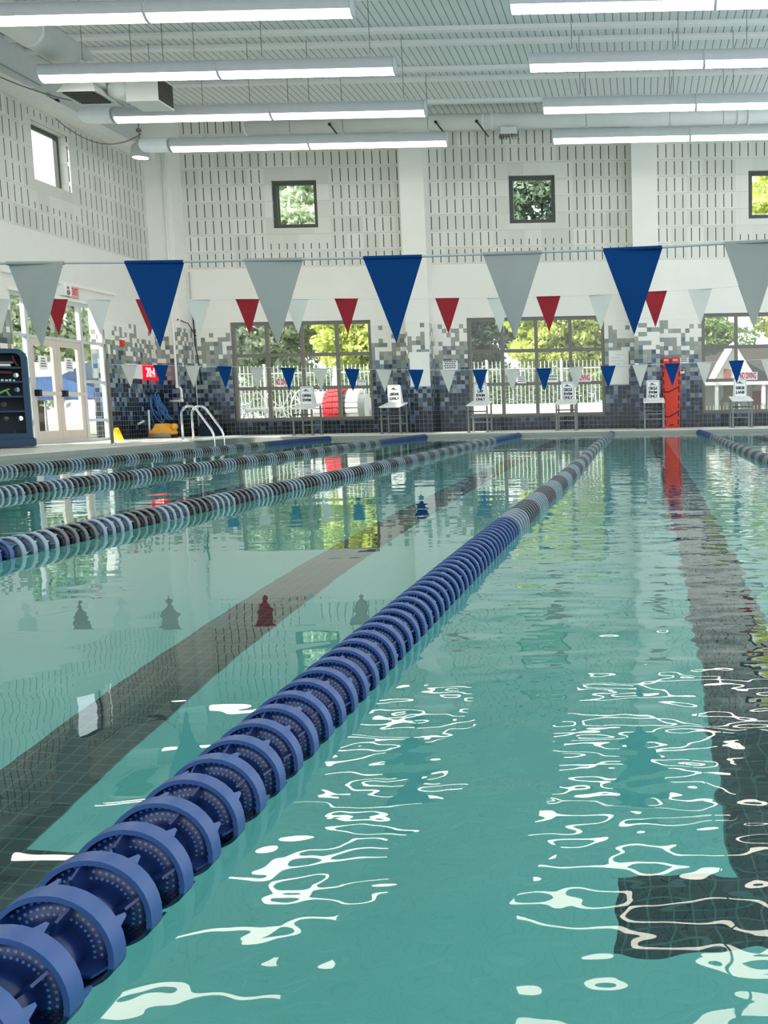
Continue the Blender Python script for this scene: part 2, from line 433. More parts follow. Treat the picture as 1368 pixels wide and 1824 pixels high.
class MB:
    """collects world-space shapes; build() links them as ONE mesh object under its parent"""
    def __init__(self):
        self.v = []; self.f = []; self.mi = []; self.sm = []
    def add(self, vs, fs, mi=0, smooth=False):
        b = len(self.v)
        self.v += [tuple(p) for p in vs]
        for f in fs:
            self.f.append([i + b for i in f]); self.mi.append(mi); self.sm.append(smooth)
        return self
    def box(self, a, b, mi=0):
        x0, y0, z0 = [min(p, q) for p, q in zip(a, b)]
        x1, y1, z1 = [max(p, q) for p, q in zip(a, b)]
        return self.add([(x0, y0, z0), (x1, y0, z0), (x1, y1, z0), (x0, y1, z0), (x0, y0, z1), (x1, y0, z1), (x1, y1, z1), (x0, y1, z1)],
                        [(0, 3, 2, 1), (4, 5, 6, 7), (0, 1, 5, 4), (1, 2, 6, 5), (2, 3, 7, 6), (3, 0, 4, 7)], mi)
    def tube(self, pts, r, n=10, mi=0, caps=True):
        pts = [Vector(p) for p in pts]
        rs = r if isinstance(r, (list, tuple)) else [r] * len(pts)
        vs = []; up = None
        for i, p in enumerate(pts):
            d = (pts[min(i + 1, len(pts) - 1)] - pts[max(i - 1, 0)]).normalized()
            if up is None or abs(d.dot(up)) > 0.98:
                up = Vector((0, 0, 1)) if abs(d.z) < 0.9 else Vector((0, 1, 0))
            s = d.cross(up).normalized()
            q = s.cross(d).normalized()
            up = q
            for k in range(n):
                a = 2 * PI * k / n
                vs.append(p + (s * math.cos(a) + q * math.sin(a)) * rs[i])
        fs = []
        for i in range(len(pts) - 1):
            for k in range(n):
                a = i * n + k; b = i * n + (k + 1) % n
                fs.append((a, b, b + n, a + n))
        self.add(vs, fs, mi, True)
        if caps:
            self.add(vs[:n], [tuple(range(n))[::-1]], mi)
            self.add(vs[-n:], [tuple(range(n))], mi)
        return self
    def prism(self, poly, axis, a, b, mi=0):
        """poly of 2D points extruded along an axis between a and b"""
        def P(p, t):
            if axis == 'x': return (t, p[0], p[1])
            if axis == 'y': return (p[0], t, p[1])
            return (p[0], p[1], t)
        n = len(poly)
        vs = [P(p, a) for p in poly] + [P(p, b) for p in poly]
        fs = [tuple(range(n))[::-1], tuple(range(n, 2 * n))]
        fs += [(i, (i + 1) % n, (i + 1) % n + n, i + n) for i in range(n)]
        return self.add(vs, fs, mi)
    def lathe(self, prof, c, axis='z', n=24, mi=0):
        vs = []
        for (r, t) in prof:
            for k in range(n):
                a = 2 * PI * k / n
                if axis == 'z': vs.append((c[0] + r * math.cos(a), c[1] + r * math.sin(a), c[2] + t))
                elif axis == 'y': vs.append((c[0] + r * math.cos(a), c[1] + t, c[2] + r * math.sin(a)))
                else: vs.append((c[0] + t, c[1] + r * math.cos(a), c[2] + r * math.sin(a)))
        fs = []
        for i in range(len(prof) - 1):
            for k in range(n):
                a = i * n + k; b = i * n + (k + 1) % n
                fs.append((a, b, b + n, a + n))
        return self.add(vs, fs, mi, True)
    def build(self, name, mats, parent=None, fix=True):
        me = bpy.data.meshes.new(name)
        org = wloc(parent) if parent else Vector((0, 0, 0))
        me.from_pydata([(p[0] - org.x, p[1] - org.y, p[2] - org.z) for p in self.v], [], self.f)
        for m in (mats if isinstance(mats, (list, tuple)) else [mats]):
            me.materials.append(m)
        me.polygons.foreach_set('material_index', self.mi)
        me.polygons.foreach_set('use_smooth', self.sm)
        if fix:
            bm = bmesh.new(); bm.from_mesh(me)
            bmesh.ops.remove_doubles(bm, verts=bm.verts, dist=1e-5)
            bmesh.ops.recalc_face_normals(bm, faces=bm.faces)
            bm.to_mesh(me); bm.free()
        me.update()
        o = bpy.data.objects.new(name, me)
        COL.objects.link(o)
        if parent: o.parent = parent
        return o

def tag(o, label=None, cat=None, group=None, kind=None):
    if label: o['label'] = label
    if cat: o['category'] = cat
    if group: o['group'] = group
    if kind: o['kind'] = kind
    return o
def thing(name, loc, label, cat, group=None, kind=None):
    o = bpy.data.objects.new(name, None)
    COL.objects.link(o)
    o.location = loc
    o.empty_display_size = 0.1
    return tag(o, label, cat, group, kind)
def bevel(o, w=0.01, seg=2):
    bm = bmesh.new(); bm.from_mesh(o.data)
    bmesh.ops.bevel(bm, geom=[e for e in bm.edges], offset=w, segments=seg, affect='EDGES', clamp_overlap=True)
    bm.to_mesh(o.data); bm.free()
    return o
def copy_tree(o, parent=None):
    c = o.copy()
    COL.objects.link(c)
    if parent: c.parent = parent
    for ch in list(o.children): copy_tree(ch, c)
    return c
def struct(o):
    o['kind'] = 'structure'
    return o

def text_obj(name, s, size, origin, face, mat, parent, bold=0.03, align='CENTER', sx=1.0, depth=0.002):
    """lettering as a thin mesh; face '-y' reads from the pool side, '+x' reads from the pool on the left wall"""
    cu = bpy.data.curves.new(name, 'FONT')
    cu.body = s; cu.size = size; cu.align_x = align; cu.align_y = 'CENTER'
    cu.offset = bold * size; cu.extrude = depth; cu.space_line = 0.95
    tmp = bpy.data.objects.new(name, cu)
    COL.objects.link(tmp)
    dg = bpy.context.evaluated_depsgraph_get()
    me = bpy.data.meshes.new_from_object(tmp.evaluated_get(dg))
    bpy.data.objects.remove(tmp)
    me.materials.clear(); me.materials.append(mat)
    if face == '-y': Rm = Matrix.Rotation(PI / 2, 4, 'X')
    else: Rm = Matrix.Rotation(PI / 2, 4, 'Z') @ Matrix.Rotation(PI / 2, 4, 'X')
    org = Vector(origin) - (wloc(parent) if parent else Vector())
    me.transform(Matrix.Translation(org) @ Rm @ Matrix.Diagonal((sx, 1, 1, 1)))
    o = bpy.data.objects.new(name, me)
    COL.objects.link(o)
    if parent: o.parent = parent
    return o

# ------------------------------------------------------------------ the setting
YW = 24.46; XL = -12.0; ZC = 7.85; DECK = 0.08
LOW = [(-10.36, -6.78), (-4.34, -0.86), (1.60, 5.10)]
UP = [(-9.11, -7.98), (-3.17, -2.02), (2.80, 3.95)]
LZ = (0.42, 2.93); UZ = (5.24, 6.40)

def wall_with_holes(name, axis, pos0, pos1, u0, u1, z0, z1, holes, mat):
    us = sorted({u0, u1} | {h[0] for h in holes} | {h[1] for h in holes})
    zs = sorted({z0, z1} | {h[2] for h in holes} | {h[3] for h in holes})
    m = MB()
    def solid(i, j):
        if i < 0 or j < 0 or i >= len(us) - 1 or j >= len(zs) - 1: return False
        c = ((us[i] + us[i + 1]) / 2, (zs[j] + zs[j + 1]) / 2)
        return not any(h[0] < c[0] < h[1] and h[2] < c[1] < h[3] for h in holes)
    def P(u, p, z): return (u, p, z) if axis == 'y' else (p, u, z)
    for i in range(len(us) - 1):
        for j in range(len(zs) - 1):
            if not solid(i, j): continue
            a, b, c, d = us[i], us[i + 1], zs[j], zs[j + 1]
            for p in (pos0, pos1):
                m.add([P(a, p, c), P(b, p, c), P(b, p, d), P(a, p, d)], [(0, 1, 2, 3)])
            if not solid(i - 1, j): m.add([P(a, pos0, c), P(a, pos1, c), P(a, pos1, d), P(a, pos0, d)], [(0, 1, 2, 3)])
            if not solid(i + 1, j): m.add([P(b, pos0, c), P(b, pos1, c), P(b, pos1, d), P(b, pos0, d)], [(0, 1, 2, 3)])
            if not solid(i, j - 1): m.add([P(a, pos0, c), P(b, pos0, c), P(b, pos1, c), P(a, pos1, c)], [(0, 1, 2, 3)])
            if not solid(i, j + 1): m.add([P(a, pos0, d), P(b, pos0, d), P(b, pos1, d), P(a, pos1, d)], [(0, 1, 2, 3)])
    return struct(m.build(name, mat))

wall_with_holes('wall_far', 'y', YW, YW + 0.32, XL - 0.3, 8.6, -0.1, ZC + 0.3,
                [(a, b, LZ[0], LZ[1]) for a, b in LOW] + [(a, b, UZ[0], UZ[1]) for a, b in UP], M['wall_far'])
SF = (18.42, 21.62, DECK, 3.05)
LW = (19.52, 20.78, 5.36, 6.52)
wall_with_holes('wall_left', 'x', XL, XL - 0.34, -6.0, YW + 0.32, -0.1, ZC + 0.3, [SF, LW], M['wall_left'])
# pilasters stand in front of the far wall
k = 1
for a, b in ((XL, -11.37), (-5.76, -5.17), (-0.10, 0.53), (5.85, 6.45)):
    m = MB(); m.box((a, 23.9, 0), (b, YW + 0.02, ZC))
    struct(m.build('trim_%d' % k, M['pilaster'])); k += 1
m = MB(); m.prism([(XL, 6.80), (XL + 0.30, 6.80), (XL + 0.30, 6.98), (XL, 7.10)], 'y', -6, 23.9)
struct(m.build('trim_5', M['paint']))
m = MB(); m.box((XL, -6, 7.1), (XL + 0.02, 23.9, ZC)); struct(m.build('trim_6', M['fascia']))
m = MB(); m.box((XL - 0.3, -6, ZC), (8.6, YW + 0.3, ZC + 0.15)); struct(m.build('ceiling', M['ceiling']))
# small ledge over the storefront
m = MB(); m.box((XL, 18.2, 3.36), (XL + 0.07, 22.1, 3.42)); struct(m.build('trim_7', M['paint']))
m = MB(); m.box((XL, 18.35, 3.05), (XL + 0.05, 21.7, 3.11)); struct(m.build('trim_8', M['paint']))

# deck round the pool, with the grey gutter lip
px0, px1, py0, py1 = POOL
def ring(name, x0, x1, y0, y1, ox0, ox1, oy0, oy1, z0, z1, mat):
    m = MB()
    m.box((ox0, y1, z0), (ox1, oy1, z1)); m.box((ox0, oy0, z0), (ox1, y0, z1))
    m.box((ox0, y0, z0), (x0, y1, z1)); m.box((x1, y0, z0), (ox1, y1, z1))
    return struct(m.build(name, mat, fix=False))
ring('floor', px0 - 0.06, px1 + 0.06, py0 - 0.06, py1 + 0.06, XL, 8.6, -6, YW, -0.15, DECK, M['deck'])
ring('floor.001', px0, px1, py0, py1, px0 - 0.06, px1 + 0.06, py0 - 0.06, py1 + 0.06, -0.15, DECK - 0.012, M['coping'])
m = MB()
m.add([(px0, py0, FLOOR_Z), (px1, py0, FLOOR_Z), (px1, py1, FLOOR_Z), (px0, py1, FLOOR_Z)], [(0, 1, 2, 3)])
zt = -0.1
m.add([(px0, py0, FLOOR_Z), (px0, py1, FLOOR_Z), (px0, py1, zt), (px0, py0, zt)], [(0, 1, 2, 3)])
m.add([(px1, py0, FLOOR_Z), (px1, py1, FLOOR_Z), (px1, py1, zt), (px1, py0, zt)], [(3, 2, 1, 0)])
m.add([(px0, py1, FLOOR_Z), (px1, py1, FLOOR_Z), (px1, py1, zt), (px0, py1, zt)], [(0, 1, 2, 3)])
m.add([(px0, py0, FLOOR_Z), (px1, py0, FLOOR_Z), (px1, py0, zt), (px0, py0, zt)], [(3, 2, 1, 0)])
struct(m.build('floor.002', M['pool'], fix=False))
m = MB()
m.add([(px0, py0, 0), (px1, py0, 0), (px1, py1, 0), (px0, py1, 0)], [(0, 1, 2, 3)])
wtr = m.build('pool_water', M['water'], fix=False)
tag(wtr, 'clear teal pool water with light ripples filling the lanes', 'water', kind='stuff')
# ground outside
m = MB()
m.box((-60, YW + 0.33, -0.3), (60, 90, 0.0)); m.box((-60, -10, -0.3), (XL - 0.35, YW + 0.33, 0.0))
struct(m.build('floor.003', M['concrete_out']))

# ---- windows in the far wall
def far_window(n, x0, x1, z0, z1, nx_, nz_, fr, th, depth, mat):
    w = thing('window_%d' % n, ((x0 + x1) / 2, YW + depth, z0), None, None, kind='structure')
    y0, y1 = YW + depth, YW + depth + 0.09
    m = MB()
    m.box((x0, y0, z0), (x1, y1, z0 + fr)); m.box((x0, y0, z1 - fr), (x1, y1, z1))
    m.box((x0, y0, z0 + fr), (x0 + fr, y1, z1 - fr)); m.box((x1 - fr, y0, z0 + fr), (x1, y1, z1 - fr))
    m.build('window_frame', mat, w)
    for i in range(1, nx_):
        xc = x0 + (x1 - x0) * i / nx_
        m = MB(); m.box((xc - th / 2, y0 + 0.005, z0 + fr), (xc + th / 2, y1 - 0.005, z1 - fr)); m.build('mullion', mat, w)
    for j in range(1, nz_):
        zc = z0 + (z1 - z0) * j / nz_
        m = MB(); m.box((x0 + fr, y0 + 0.01, zc - th / 2), (x1 - fr, y1 - 0.01, zc + th / 2)); m.build('transom', mat, w)
    m = MB(); m.add([(x0 + fr, y0 + 0.05, z0 + fr), (x1 - fr, y0 + 0.05, z0 + fr), (x1 - fr, y0 + 0.05, z1 - fr), (x0 + fr, y0 + 0.05, z1 - fr)], [(0, 1, 2, 3)])
    m.build('pane', M['glass'], w, fix=False)
for i, (a, b) in enumerate(LOW): far_window(i + 1, a, b, LZ[0], LZ[1], 4, 3, 0.085, 0.085, 0.05, M['frame'])
for i, (a, b) in enumerate(UP): far_window(i + 4, a, b, UZ[0], UZ[1], 1, 1, 0.10, 0.06, 0.08, M['darkframe'])
# casement of the first small window stands ajar
m = MB(); m.box((-8.99, YW + 0.06, 5.33), (-8.94, YW + 0.07, 6.3)); struct(m.build('trim_9', M['darkframe']))

# ---- left wall: small upper window and storefront with double doors
def side_frame(m, y0, y1, z0, z1, fr, x0, x1):
    m.box((x0, y0, z0), (x1, y1, z0 + fr)); m.box((x0, y0, z1 - fr), (x1, y1, z1))
    m.box((x0, y0, z0 + fr), (x1, y0 + fr, z1 - fr)); m.box((x0, y1 - fr, z0 + fr), (x1, y1, z1 - fr))
w = thing('window_7', (XL - 0.2, (LW[0] + LW[1]) / 2, LW[2]), None, None, kind='structure')
m = MB(); side_frame(m, LW[0], LW[1], LW[2], LW[3], 0.07, XL - 0.30, XL - 0.22); m.build('window_frame', M['darkframe'], w)
m = MB(); m.add([(XL - 0.26, LW[0], LW[2]), (XL - 0.26, LW[1], LW[2]), (XL - 0.26, LW[1], LW[3]), (XL - 0.26, LW[0], LW[3])], [(0, 1, 2, 3)])
m.build('pane', M['glass'], w, fix=False)

sx0, sx1 = XL - 0.12, XL - 0.03
w = thing('window_8', (sx0, 20.0, DECK), None, None, kind='structure')
m = MB(); side_frame(m, SF[0], SF[1], SF[2], SF[3], 0.06, sx0, sx1); m.build('window_frame', M['lightgrey'], w)
for yc in (18.93, 20.78):
    m = MB(); m.box((sx0, yc - 0.045, DECK + 0.06), (sx1, yc + 0.045, 2.99)); m.build('mullion', M['lightgrey'], w)
for yc in (19.86,):
    m = MB(); m.box((sx0, yc - 0.03, 2.36), (sx1, yc + 0.03, 2.99)); m.build('mullion', M['frame'], w)
for (ya, yb) in ((18.48, 18.885), (18.975, 20.735), (20.825, 21.56)):
    for zc in ((2.23,) if yb - ya > 1 else (0.54, 1.38, 2.23)):
        m = MB(); m.box((sx0 + 0.01, ya, zc - 0.03), (sx1 - 0.01, yb, zc + 0.03)); m.build('transom', M['lightgrey'], w)
for (ya, yb, za) in ((18.48, 18.885, DECK + 0.06), (20.825, 21.56, DECK + 0.06), (18.975, 20.735, 2.26)):
    m = MB(); m.add([(XL - 0.08, ya, za), (XL - 0.08, yb, za), (XL - 0.08, yb, 2.99), (XL - 0.08, ya, 2.99)], [(0, 1, 2, 3)])
    m.build('pane', M['glass'], w, fix=False)
for i, (ya, yb) in enumerate(((18.98, 19.85), (19.87, 20.73))):
    d = thing('door_%d' % (i + 1), (XL - 0.08, ya, DECK), None, None, kind='structure')
    m = MB()
    side_frame(m, ya, yb, DECK + 0.01, 2.19, 0.12, XL - 0.11, XL - 0.05)
    m.box((XL - 0.11, ya + 0.12, DECK + 0.13), (XL - 0.05, yb - 0.12, DECK + 0.26))
    m.build('door_frame', M['doorframe'], d)
    m = MB(); m.add([(XL - 0.08, ya + 0.12, 0.34), (XL - 0.08, yb - 0.12, 0.34), (XL - 0.08, yb - 0.12, 2.07), (XL - 0.08, ya + 0.12, 2.07)], [(0, 1, 2, 3)])
    m.build('pane', M['glass'], d, fix=False)
    m = MB(); m.box((XL - 0.02, ya + 0.06, 1.06), (XL + 0.04, yb - 0.06, 1.14)); m.build('push_bar', M['doorframe'], d)
    m = MB(); m.box((XL - 0.05, ya + 0.05, 1.04), (XL + 0.05, ya + 0.13, 1.17)); m.build('push_bar_cap', M['black'], d)
    s = thing('paper_notice', (XL - 0.07, (ya + yb) / 2, 1.62), ('white paper notice taped on the left door leaf glass', 'white paper notice taped on the right door leaf glass')[i], 'notice', 'notices on the double doors')
    m = MB(); yc = (ya + yb) / 2; m.box((XL - 0.072, yc - 0.14, 1.58), (XL - 0.066, yc + 0.14, 1.86)); m.build('sheet', M['signwhite'], s)
    m = MB()
    for q in range(4): m.box((XL - 0.066, yc - 0.10 + 0.01 * q, 1.64 + 0.05 * q), (XL - 0.064, yc + 0.10 - 0.015 * q, 1.665 + 0.05 * q))
    m.build('lettering', M['frame'], s)

# ------------------------------------------------------------------ ceiling: beams, ducts, lights
bi = 20
for i, yb in enumerate([23.15, 21.6, 21.0, 19.55, 18.9, 17.4, 16.75, 15.3, 14.6, 13.2, 12.5, 11.0, 10.3, 8.9, 8.2, 6.7, 6.0, 4.5, 3.8, 2.4, 1.7, 0.2, -2.0, -4.0]):
    m = MB()
    z0 = ZC - 0.09
    m.box((XL + 0.02, yb - 0.075, z0), (8.6, yb + 0.075, z0 + 0.02))
    m.box((XL + 0.02, yb - 0.03, z0 + 0.02), (8.6, yb + 0.03, ZC))
    struct(m.build('trim_%d' % (bi + i), M['white'], fix=False))

# round duct along the far wall
t = thing('air_duct', (-1.0, 23.6, 7.5), 'white round spiral duct running along the top of the far wall', 'duct')
m = MB(); m.tube([(-9.35, 23.62, 7.47), (8.4, 23.62, 7.47)], 0.185, 24); m.build('pipe', M['duct'], t)
for xc in (-9.33, -3.62, -3.40, 2.45, 2.70):
    m = MB(); m.lathe([(0.185, -0.03), (0.205, -0.02), (0.205, 0.02), (0.185, 0.03)], (xc, 23.62, 7.47), 'x', 24); m.build('flange', M['duct'], t)
# duct along the left wall with its elbow and supply boxes
t = thing('air_duct', (-9.95, 12, 6.98), 'wide white round duct running along the left wall towards the camera', 'duct')
m = MB(); m.tube([(-9.95, -5, 6.97), (-9.95, 17.75, 6.97)], 0.27, 28); m.build('pipe', M['duct'], t)
m = MB(); m.box((-10.18, 17.42, 6.50), (-9.50, 18.14, 6.84)); m.build('drop_box', M['duct'], t)
m = MB(); m.tube([(-9.5, 17.9, 6.56), (-9.36, 17.95, 6.53), (-9.2, 18.1, 6.50)], [0.17, 0.18, 0.18], 20); m.build('elbow', M['duct'], t)
for yc in (4.0, 8.0, 11.0, 14.0, 16.3):
    m = MB(); m.lathe([(0.27, -0.03), (0.285, -0.02), (0.285, 0.02), (0.27, 0.03)], (-9.95, yc, 6.97), 'y', 28); m.build('flange', M['duct'], t)
t = thing('supply_register', (-8.9, 18.1, 6.3), 'white square supply box with dark grille at the end of the left duct', 'vent')
m = MB(); m.box((-9.2, 17.86, 6.28), (-8.62, 18.46, 6.74)); m.build('box', M['duct'], t)
for xx, yy in ((-9.1, 17.95), (-8.72, 18.37)):
    m = MB(); m.tube([(xx, yy, 6.74), (xx, yy, ZC)], 0.007, 6); m.build('hanger_rod', M['frame'], t)
m = MB(); m.box((-8.62, 17.89, 6.31), (-8.61, 18.43, 6.71))
for q in range(7): m.box((-8.61, 17.9, 6.33 + q * 0.054), (-8.60, 18.42, 6.345 + q * 0.054))
m.build('grille', M['darkmetal'], t)
t = thing('ceiling_diffuser', (-9.84, 17.78, 6.3), 'white square diffuser with slatted face under the left duct end', 'vent')
m = MB(); m.add([(-10.2, 17.4, 6.32), (-9.5, 17.4, 6.32), (-9.5, 18.16, 6.32), (-10.2, 18.16, 6.32), (-10.1, 17.5, 6.495), (-9.6, 17.5, 6.495), (-9.6, 18.06, 6.495), (-10.1, 18.06, 6.495)],
               [(0, 1, 5, 4), (1, 2, 6, 5), (2, 3, 7, 6), (3, 0, 4, 7), (4, 5, 6, 7)]); m.build('hood', M['duct'], t)
m = MB()
for q in range(9): m.box((-10.12, 17.46 + q * 0.07, 6.31), (-9.58, 17.49 + q * 0.07, 6.34))
m.build('slat_face', M['darkmetal'], t)
t = thing('air_register', (-3.0, 23.45, 7.1), 'small white slatted register under the far duct between two lights', 'vent')
m = MB(); m.box((-3.18, 23.42, 7.12), (-2.82, 23.7, 7.28)); m.build('box', M['duct'], t)
m = MB()
for q in range(7): m.prism([(-3.24 + q * 0.075, 7.05), (-3.22 + q * 0.075, 7.05), (-3.19 + q * 0.065, 7.12), (-3.21 + q * 0.065, 7.12)], 'y', 23.42, 23.66)
m.build('louvre', M['frame'], t)
# diagonal braces from the duct to the wall
pl = [(-9.6, 'black brace bar at the far duct left of the first small window'), (-7.25, 'black brace bar at the far duct right of the first small window'),
      (-4.72, 'black brace bar at the far duct above the white pilaster'), (-3.75, 'black brace bar at the far duct beside its flange'),
      (-1.55, 'black brace bar at the far duct over the right-hand light')]
for xc, lb in pl[1:4]:
    t = thing('pipe_brace', (xc, 23.4, 7.4), lb, 'brace', 'braces of the far duct')
    m = MB(); m.tube([(xc, 23.42, 7.42), (xc + 0.28, 23.38, 7.05)], 0.018, 8); m.build('bar', M['darkmetal'], t)
    m = MB(); m.lathe([(0, -0.03), (0.035, -0.02), (0.035, 0.02), (0, 0.03)], (xc, 23.42, 7.42), 'y', 12); m.build('clamp', M['black'], t)

ZL = 6.47; RL = 0.152
def light_run(y, segs, label, group, endbox=False):
    x0 = segs[0][0]; x1 = segs[-1][1]
    t = thing('linear_light', ((x0 + x1) / 2, y, ZL), label, 'ceiling light', group)
    for (a, b) in segs:
        n = 14
        m = MB()
        lo = math.radians(27)
        prof = [(y + RL * math.cos(-lo + (PI + 2 * lo) * i / n), ZL + RL * math.sin(-lo + (PI + 2 * lo) * i / n)) for i in range(n + 1)]
        m.prism(prof, 'x', a, b); h_ = m.build('housing', M['housing'], t)
        m = MB()
        prof = [(y + (RL - 0.003) * math.cos(PI + lo + (PI - 2 * lo) * i / n), ZL - 0.002 + (RL - 0.003) * math.sin(PI + lo + (PI - 2 * lo) * i / n)) for i in range(n + 1)]
        m.prism(prof, 'x', a + 0.012, b - 0.012); m.build('lens', M['lens'], t)
        for xc in (a, b):
            m = MB(); m.lathe([(0, -0.012), (RL + 0.006, -0.012), (RL + 0.006, 0.012), (0, 0.012)], (xc, y, ZL), 'x', 28); m.build('end_ring', M['housing'], t)
        for xc in (a + 0.72, b - 0.42):
            m = MB(); m.tube([(xc, y, ZL + RL), (xc, y, ZC - 0.05)], 0.006, 6); m.build('hanger_rod', M['frame'], t)
            m = MB(); m.box((xc - 0.03, y - 0.05, ZL + RL - 0.02), (xc + 0.03, y + 0.05, ZL + RL + 0.04)); m.build('hanger_clamp', M['lightgrey'], t)
    if endbox:
        m = MB()
        xa = x0 - 0.06
        pts = []
        n = 12
        for (xx, k2) in ((xa, 1.0), (xa - 0.45, 1.0), (xa - 0.62, 0.9)):
            pts.append([(xx + (0.0 if i < 7 else 0.12 * (i - 6) / 6 * (1 if xx < xa - 0.2 else 0)), y + RL * k2 * math.cos(2 * PI * i / n + PI / n), ZL + RL * k2 * math.sin(2 * PI * i / n + PI / n)) for i in range(n)])
        vs = [p for r_ in pts for p in r_]
        fs = [(i + j * n, (i + 1) % n + j * n, (i + 1) % n + (j + 1) * n, i + (j + 1) * n) for j in range(2) for i in range(n)]
        fs += [tuple(range(n)), tuple(range(2 * n, 3 * n))]
        m.add(vs, fs); m.build('end_box', M['lamp_off'], t)
    return t
rows = [21.4, 19.26, 16.93, 14.52]
nm = ['farthest row by the far wall', 'second row from the far wall', 'third row from the far wall', 'nearest row at the top edge']
for i, y in enumerate(rows):
    segs = [(-10.12 - 0.02, -7.08), (-7.06, -4.07)]
    if i == 0: segs = [(-10.08, -7.08), (-7.06, -4.07)]
    light_run(y, segs, 'left-hand suspended tube light, ' + nm[i], 'suspended tube lights', endbox=(i < 2))
    light_run(y, [(-1.77, 1.18), (1.20, 4.2)], 'right-hand suspended tube light, ' + nm[i], 'suspended tube lights')
for y in (12.2, 9.9, 7.6, 5.3, 3.0):
    for segs in ([(-10.12, -7.08), (-7.06, -4.07)], [(-1.77, 1.18), (1.20, 4.2)]):
        light_run(y, segs, 'suspended tube light overhead out of frame, seen only as glare on the water', 'tube lights overhead')

# bell lamp in the corner
bx, by, bz = -11.1, 22.0, 6.36
t = thing('bell_lamp', (bx, by, bz), 'white bell-shaped lamp hanging in the far left ceiling corner', 'lamp')
m = MB(); m.lathe([(0.0, 0.42), (0.07, 0.42), (0.08, 0.34), (0.14, 0.30), (0.18, 0.24), (0.19, 0.10), (0.215, 0.03), (0.21, 0.0), (0.165, 0.01)], (bx, by, bz), 'z', 28); m.build('lamp_shade', M['lightgrey'], t)
m = MB(); m.lathe([(0.0, 0.012), (0.17, 0.012)], (bx, by, bz), 'z', 28); m.build('lamp_lens', M['lens'], t)
m = MB(); m.tube([(bx, by, bz + 0.36), (bx, by, ZC)], 0.012, 8); m.build('stem', M['frame'], t)
m = MB(); m.lathe([(0, 0.07), (0.05, 0.06), (0.06, 0.0), (0, -0.02)], (bx, by, bz + 0.58), 'z', 14); m.build('junction_cap', M['frame'], t)
def sag(a, b, d, n=14):
    a, b = Vector(a), Vector(b)
    return [a.lerp(b, i / n) - Vector((0, 0, d * 4 * (i / n) * (1 - i / n))) for i in range(n + 1)]
m = MB(); m.tube(sag((XL + 0.05, 20.3, 6.75), (-10.75, 21.4, 6.72), 0.35), 0.012, 8)
tag(m.build('power_cable', M['frame']), 'grey cable looping to the end of the farthest left light', 'cable', 'light feed cables')
m = MB(); m.tube(sag((XL + 0.05, 17.2, 7.0), (-10.8, 19.26, 6.72), 0.12), 0.012, 8)
tag(m.build('power_cable', M['frame']), 'grey cable running to the end of the second left light', 'cable', 'light feed cables')
m = MB(); m.tube([(XL + 0.04, 2, 7.28), (XL + 0.04, 19.9, 7.28)], 0.014, 8)
tag(m.build('conduit', M['lightgrey']), 'thin conduit along the grey strip above the left wall ledge', 'pipe')
t = thing('junction_box', (XL + 0.06, 20.2, 6.98), 'small grey outlet box on the ledge of the left wall', 'box')
m = MB(); m.box((XL + 0.02, 20.1, 7.12), (XL + 0.1, 20.32, 7.2)); m.build('body', M['lightgrey'], t)
m = MB(); m.lathe([(0, -0.03), (0.05, -0.03), (0.05, 0.03), (0, 0.03)], (XL + 0.12, 20.28, 7.08), 'x', 12); m.build('knockout', M['black'], t)
t = thing('smoke_sensor', (XL + 0.2, 19.3, 6.98), 'tiny white sensor on the ledge above the left upper window', 'sensor')
m = MB(); m.lathe([(0, 0.05), (0.05, 0.04), (0.06, 0.0)], (XL + 0.2, 19.3, 7.02), 'z', 14); m.build('body', M['white'], t)

# ------------------------------------------------------------------ lane lines
def float_mesh(name, pair, n=36, detail=True):
    m = MB()
    ro, ri, hw = 0.073, 0.0665, 0.0125
    for pa, pb in (((ri, -hw), (ro, -hw)), ((ro, -hw), (ro, hw)), ((ro, hw), (ri, hw)), ((ri, hw), (ri, -hw))):
        m.lathe([pa, pb], (0, 0, 0), 'y', n, 1)
    m.lathe([(0.026, -0.002), (0.0668, -0.002), (0.0668, 0.002), (0.026, 0.002)], (0, 0, 0), 'y', n, 0)
    m.lathe([(0.030, -0.036), (0.040, -0.032), (0.034, -0.002), (0.034, 0.030), (0.022, 0.034), (0.0, 0.034)], (0, 0, 0), 'y', n if detail else 14, 0)
    if detail:
        m.lathe([(0.030, -0.036), (0.026, -0.030), (0.026, 0.030)], (0, 0, 0), 'y', n, 0)
    for k in range(5):
        a = 2 * PI * k / 5 + PI / 2
        c, s = math.cos(a), math.sin(a)
        w = 0.0018
        prof = [(0.036, -0.034), (0.060, -0.034), (0.0665, -0.014), (0.0665, 0.0), (0.036, 0.0)]
        vs = [(r * c - sd_ * w * s, y, r * s + sd_ * w * c) for sd_ in (-1, 1) for r, y in prof]
        q = len(prof)
        m.add(vs, [tuple(range(q)), tuple(range(q, 2 * q))[::-1]] + [(i, (i + 1) % q, (i + 1) % q + q, i + q) for i in range(q)], 0)
    if detail:
        for k in range(5):      # little pegs on the rim that key into the next disc
            a = 2 * PI * k / 5 + PI / 2 + 0.55
            c, s = math.cos(a), math.sin(a)
            vs = [(0.071 * c - s * d, y, 0.071 * s + c * d) for y in (0.012, 0.030) for d in (-0.007 if y < 0.02 else -0.002, 0.007 if y < 0.02 else 0.002)]
            vs2 = [(v[0] * 0.95, v[1], v[2] * 0.95) for v in vs]
            m.add(vs + vs2, [(0, 1, 3, 2), (4, 6, 7, 5), (0, 2, 6, 4), (1, 5, 7, 3), (2, 3, 7, 6), (0, 4, 5, 1)], 1)
    o = m.build(name, list(pair), fix=False)
    me = o.data
    bpy.data.objects.remove(o)
    return me
FM = {c: float_mesh('float', FL[c]) for c in FL}
